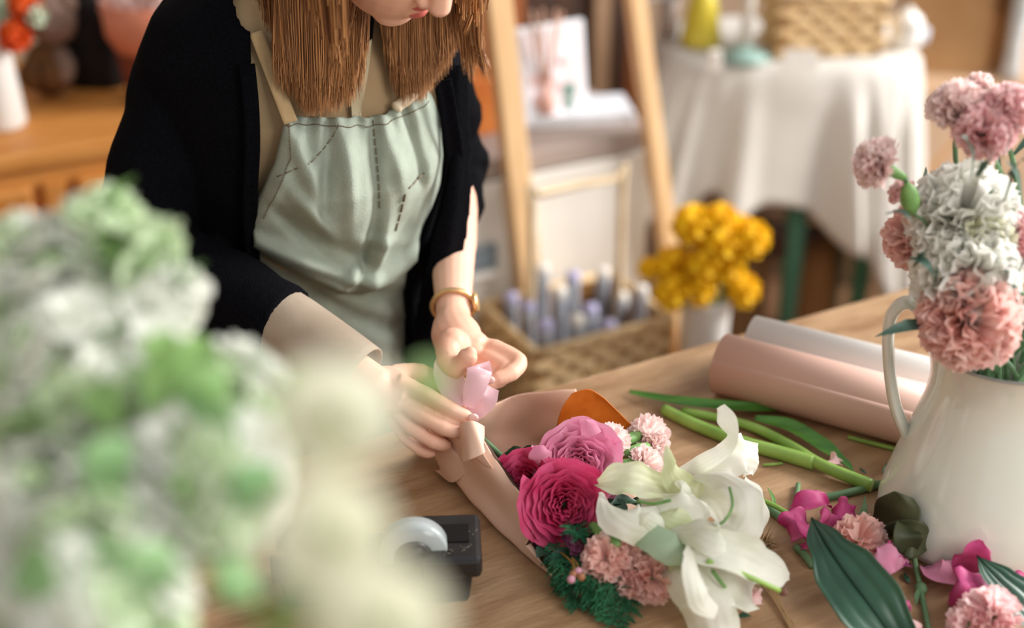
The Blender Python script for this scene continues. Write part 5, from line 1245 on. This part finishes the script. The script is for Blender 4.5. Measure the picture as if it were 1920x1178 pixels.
# scalp cap of strands
def cap_hair(n):
    for i in range(n):
        a = rnd(-pi, pi); s = sin(a)
        top = hp_(.02*sin(a)*0, -.012, .03)+HB @ V((0,0,.092)); side = math.copysign(1, s)
        p0 = hp_(side*rnd(.0,.02), rnd(-.07,.04), .118); 
        p1 = hp_(side*rnd(.066,.078), rnd(-.085,.045), rnd(.03,.06)); p2 = hp_(side*rnd(.076,.086), rnd(-.09,.035), rnd(-.03,.0))
        p3 = p2+V((0,0,-rnd(.04,.10)))
        hb.tube(spline([p0, p1, p2, p3], 4), .0009, 3, caps=False)
cap_hair(900)
hb.build('hair', mhair, fl)
hcap = MB(); 
def hcf(p):
    return p
hcap.ell(hp_(0,-.020,.040), (.080,.094,.086), HB, 28, 20); hcap.build('hair_cap', mat('brown_scalp_hair', (104,62,32), (150,96,52), scale=90, rough=.5, stretch=(1,1,.1)), fl)
# ---- satin ribbon between the fingers
msat = mat('pink_satin', (226,178,188), (238,200,206), scale=20, rough=.3, spec=.6, trans=.15)
rb = thing('satin_ribbon', TB(865,800,.06), 'pale pink satin ribbon looped between both hands at the wrap', 'ribbon')
b = MB(); b.blade([Y(835,668,1.245), Y(838,700,1.225), Y(852,728,1.21), Y(876,752,1.195)], [.009,.014,.014,.008], V((.2,-.9,.2)), cup=.2, ns=7); b.build('ribbon_tail', msat, rb)
b = MB(); b.blade([Y(878,764,1.192), Y(890,730,1.196), Y(899,700,1.203), Y(899,690,1.212), Y(905,716,1.222), Y(905,748,1.218)], [.006,.011,.012,.012,.011,.006], V((.1,-.85,.4)), cup=-.2, ns=9); b.build('ribbon_loop', msat, rb)
b = MB(); b.blade([Y(925,728,1.21), Y(912,752,1.20), Y(892,772,1.20), Y(868,790,1.20)], [.006,.010,.009,.008], V((.1,-.7,.6)), cup=.2, ns=7); b.build('ribbon_tail', msat, rb)
# ---------------------------------------------------------------- blurred flowers standing at the near edge of the table
mst_ = mat('stock_petal', (230,232,222), (242,243,236), scale=60, rough=.7, trans=.4)
mstg = mat('green_white_petal', (190,212,166), (226,236,212), scale=60, rough=.7, trans=.4)
mcrm = mat('cream_rose_petal', (240,240,220), (246,246,232), scale=40, rough=.7, trans=.45)
mlf = mat('fresh_leaf', (112,152,84), (146,182,112), scale=20, rough=.55, trans=.35)
mlfd = mat('deep_leaf', (112,152,98), (136,172,118), scale=20, rough=.55, trans=.25)
def AT(px, py, d): return CP+ray(px, py)*d
VP_ = V((-.30, .47, T))
va = thing('flower_bucket', VP_, 'zinc bucket at the near table edge holding the blurred white flowers', 'bucket')
mz = mat('zinc', (150,154,154), (172,176,176), scale=30, rough=.35, metal=.6)
MB().lathe([(0,0), (.055,0), (.075,.16), (.078,.165), (.074,.165), (.053,.005), (0,.005)], VP_, 36).build('bucket_body', mz, va)
fm = {}
def floret_mesh(key):
    b = MB(); random.seed(hash(key) % 97 if isinstance(key, int) else 3)
    for k in range(2):
        for i in range(5-k):
            a = i*1.2566*(1 if k == 0 else 1.25)+k*.6+rnd(-.15,.15); el = .25+.6*k; d = V((cos(a)*cos(el), sin(a)*cos(el), sin(el))); r = .0125*(1-.3*k)
            b.blade([V((0,0,0)), d*r*.5, d*r*.95+V((0,0,-.001))], [.0015, .0062, .0045], V((-cos(a)*sin(el), -sin(a)*sin(el), cos(el))), cup=.25, ruf=.002, ns=5, sub=2)
    me = bpy.data.meshes.new('floret'); me.from_pydata([tuple(p) for p in b.v], [], b.f); me.polygons.foreach_set('use_smooth', [True]*len(me.polygons)); return me
FM = [floret_mesh(i) for i in range(3)]; FMG = [m_.copy() for m_ in FM]
for m_ in FM: m_.materials.append(mst_)
for m_ in FMG: m_.materials.append(mstg)
def stock(path, rad, n, label, greens=.2, dd=.75):
    P3 = spline([AT(x, y, d) for (x, y, d) in path], 6)
    base = VP_+V((rnd(-.03,.03), rnd(-.03,.03), .02))
    t = thing('stock_flower', base, label, 'flower', 'white stock flowers in the zinc bucket')
    st_ = spline([base, VP_+V((rnd(-.03,.03), rnd(-.03,.03), .17)), P3[0]], 5)+P3[1:]
    MB().tube(st_, .0026, 7).build('stem', mlf, t)
    for i in range(n):
        f = (i+.5)/n; k_ = f*(len(P3)-1); j = min(int(k_), len(P3)-2); c = P3[j].lerp(P3[j+1], k_-j); tg = (P3[j+1]-P3[j]).normalized()
        a = i*2.4; B = basis(tg); rr = rad*(1-.45*f)*rnd(.75,1.1); d = B @ V((cos(a), sin(a), .25+.5*f))
        g = random.random() < .12+greens+.5*max(0, f-.75)*2
        o = bpy.data.objects.new('floret', random.choice(FMG if g else FM)); C.objects.link(o); o.parent = t
        o.location = c+d*rr-base; o.rotation_euler = basis(d+V((rnd(-.3,.3), rnd(-.5,.1), rnd(-.3,.3)))).to_euler(); s_ = rnd(1.5,2.1)*(1-.35*f); o.scale = (s_, s_, s_)
    b = MB()
    for i in range(4):
        c = P3[0].lerp(st_[len(st_)//3], rnd(0,.6)) if i > 1 else P3[int(rnd(0,len(P3)*.3))]; a = rnd(0,6.3); small_leaf(b, c, V((cos(a), sin(a)*.6, rnd(.1,.8))), rnd(.04,.06), rnd(.006,.010))
    b.build('leaves', mlf, t)
SK = [
 ([(150,860,.72),(120,680,.75),(105,590,.78),(120,500,.80),(170,452,.82)], .030, 44, 'tallest white stock spike with green tip at the upper left', .15),
 ([(0,780,.74),(10,650,.76),(0,560,.78)], .026, 30, 'white stock spike at the left edge with a lone upper floret', .2),
 ([(240,940,.74),(230,760,.76),(245,640,.78),(270,560,.80)], .032, 44, 'white stock spike leaning against the cardigan sleeve', .15),
 ([(320,940,.70),(375,820,.73),(420,720,.76)], .030, 36, 'white stock spike right of the tall ones before the apron', .35),
 ([(370,960,.70),(430,860,.72),(480,730,.76)], .026, 30, 'greenish white stock spike furthest right in the bucket', .45),
 ([(50,1160,.66),(40,980,.68),(50,840,.72)], .032, 40, 'white stock spike low at the left edge', .2),
 ([(190,1190,.64),(235,1040,.67),(270,900,.70)], .030, 34, 'white stock spike in the lower middle of the bunch', .3),
 ([(130,1240,.62),(150,1080,.64),(170,960,.68)], .028, 30, 'white stock spike lowest at the bottom left corner', .4),
 ([(250,640,.77),(300,590,.78),(335,555,.79)], .014, 12, 'small white side sprig pointing right over the dark sleeve', .1),
 ([(225,500,.79),(270,490,.8),(300,462,.80)], .012, 10, 'green white side sprig in front of the dark sleeve', .9),
 ([(150,470,.8),(185,420,.81),(205,400,.82)], .012, 9, 'pale green bud sprig topping the white bunch', .95),
 ([(20,520,.8),(28,470,.8),(32,445,.8)], .010, 6, 'lone green white floret sprig before the chest of drawers', .6),
 ([(420,860,.71),(420,930,.69),(410,975,.68)], .024, 20, 'greenish white stock spike bending down toward the tabletop', .5)]
random.seed(5)
for a in SK: stock(*a)
fo = thing('leaf_foliage', VP_+V((0,0,.02)), 'bright green leaves among the blurred white stock flowers', 'foliage')
b = MB(); b2 = MB(); random.seed(9)
for (x, y, d, dx, dy, w_) in ((300,800,.70,60,-140,.016),(430,900,.68,-80,-160,.016),(230,960,.66,-60,-120,.012),(180,920,.65,60,-100,.012),(260,1120,.62,60,-100,.013),(220,1100,.62,-60,-100,.012),(340,780,.7,90,-80,.013),(470,960,.66,40,-90,.012),(100,1120,.6,-60,-90,.012),(420,1130,.6,60,-60,.012),(300,700,.70,20,-80,.010),(210,800,.68,-20,-90,.010),(520,760,.55,90,-40,.010),(800,760,.5,30,-70,.008),(360,720,.72,20,-90,.012),(440,840,.7,30,-80,.014)):
    a = AT(x, y, d); e = AT(x+dx, y+dy, d+.02); (b if y < 900 else b2).blade([a, a.lerp(e,.5)+V((0,-.005,.006)), e], [w_*.4, w_, w_*.1], V((.1,-.8,.5)), cup=.2, ns=5)
b.build('upper_leaves', mlf, fo); b2.build('lower_leaves', mlfd, fo)
b = MB()
for i in range(10): b.tube(spline([VP_+V((rnd(-.03,.03), rnd(-.03,.03), .02)), VP_+V((rnd(-.05,.05), rnd(-.05,.05), .2)), AT(rnd(60,440), rnd(850,1100), .68)], 4), .002, 6)
b.build('stems', mlf, fo)
# cream roses leaning toward the camera
def cream(x, y, d, r, seed, label):
    c = AT(x, y, d); random.seed(seed); t = thing('cream_rose', VP_+V((.04,-.03,.02)), label, 'flower', 'cream roses at the near table edge'); b = MB(); B = basis((.2,-.6,.75))
    for i in range(22):
        k = i/21; rad = r*(.1+.8*k); ph = i*2.4; 
        b.grid(lambda u, v: c+B @ V(((rad*(.4+.6*v)+r*.25*k*v**3)*cos(ph+(u-.5)*1.9), (rad*(.4+.6*v)+r*.25*k*v**3)*sin(ph+(u-.5)*1.9), -r*.6+r*(.95-.35*k)*v*(1-.2*abs(2*u-1)**2))), 9, 5)
    b.build('bloom', mcrm, t)
    MB().tube(spline([VP_+V((.04,-.03,.02)), VP_+V((.06,-.04,.17)), c.lerp(VP_, .3)+V((.03,0,.05)), c-B @ V((0,0,r*.6))], 5), .003, 8).build('stem', mlf, t)
    b = MB(); 
    for s in (-1, 1): small_leaf(b, c-B @ V((0,0,r*.7)), V((s*.9,-.1,.1)), r*1.3, r*.4)
    b.build('leaf', mlf, t)
cream(625, 775, .42, .0175, 1, 'uppermost of three blurred cream roses')
cream(610, 1000, .41, .0170, 2, 'middle one of three blurred cream roses')
cream(715, 1172, .40, .0170, 3, 'lowest of three blurred cream roses')
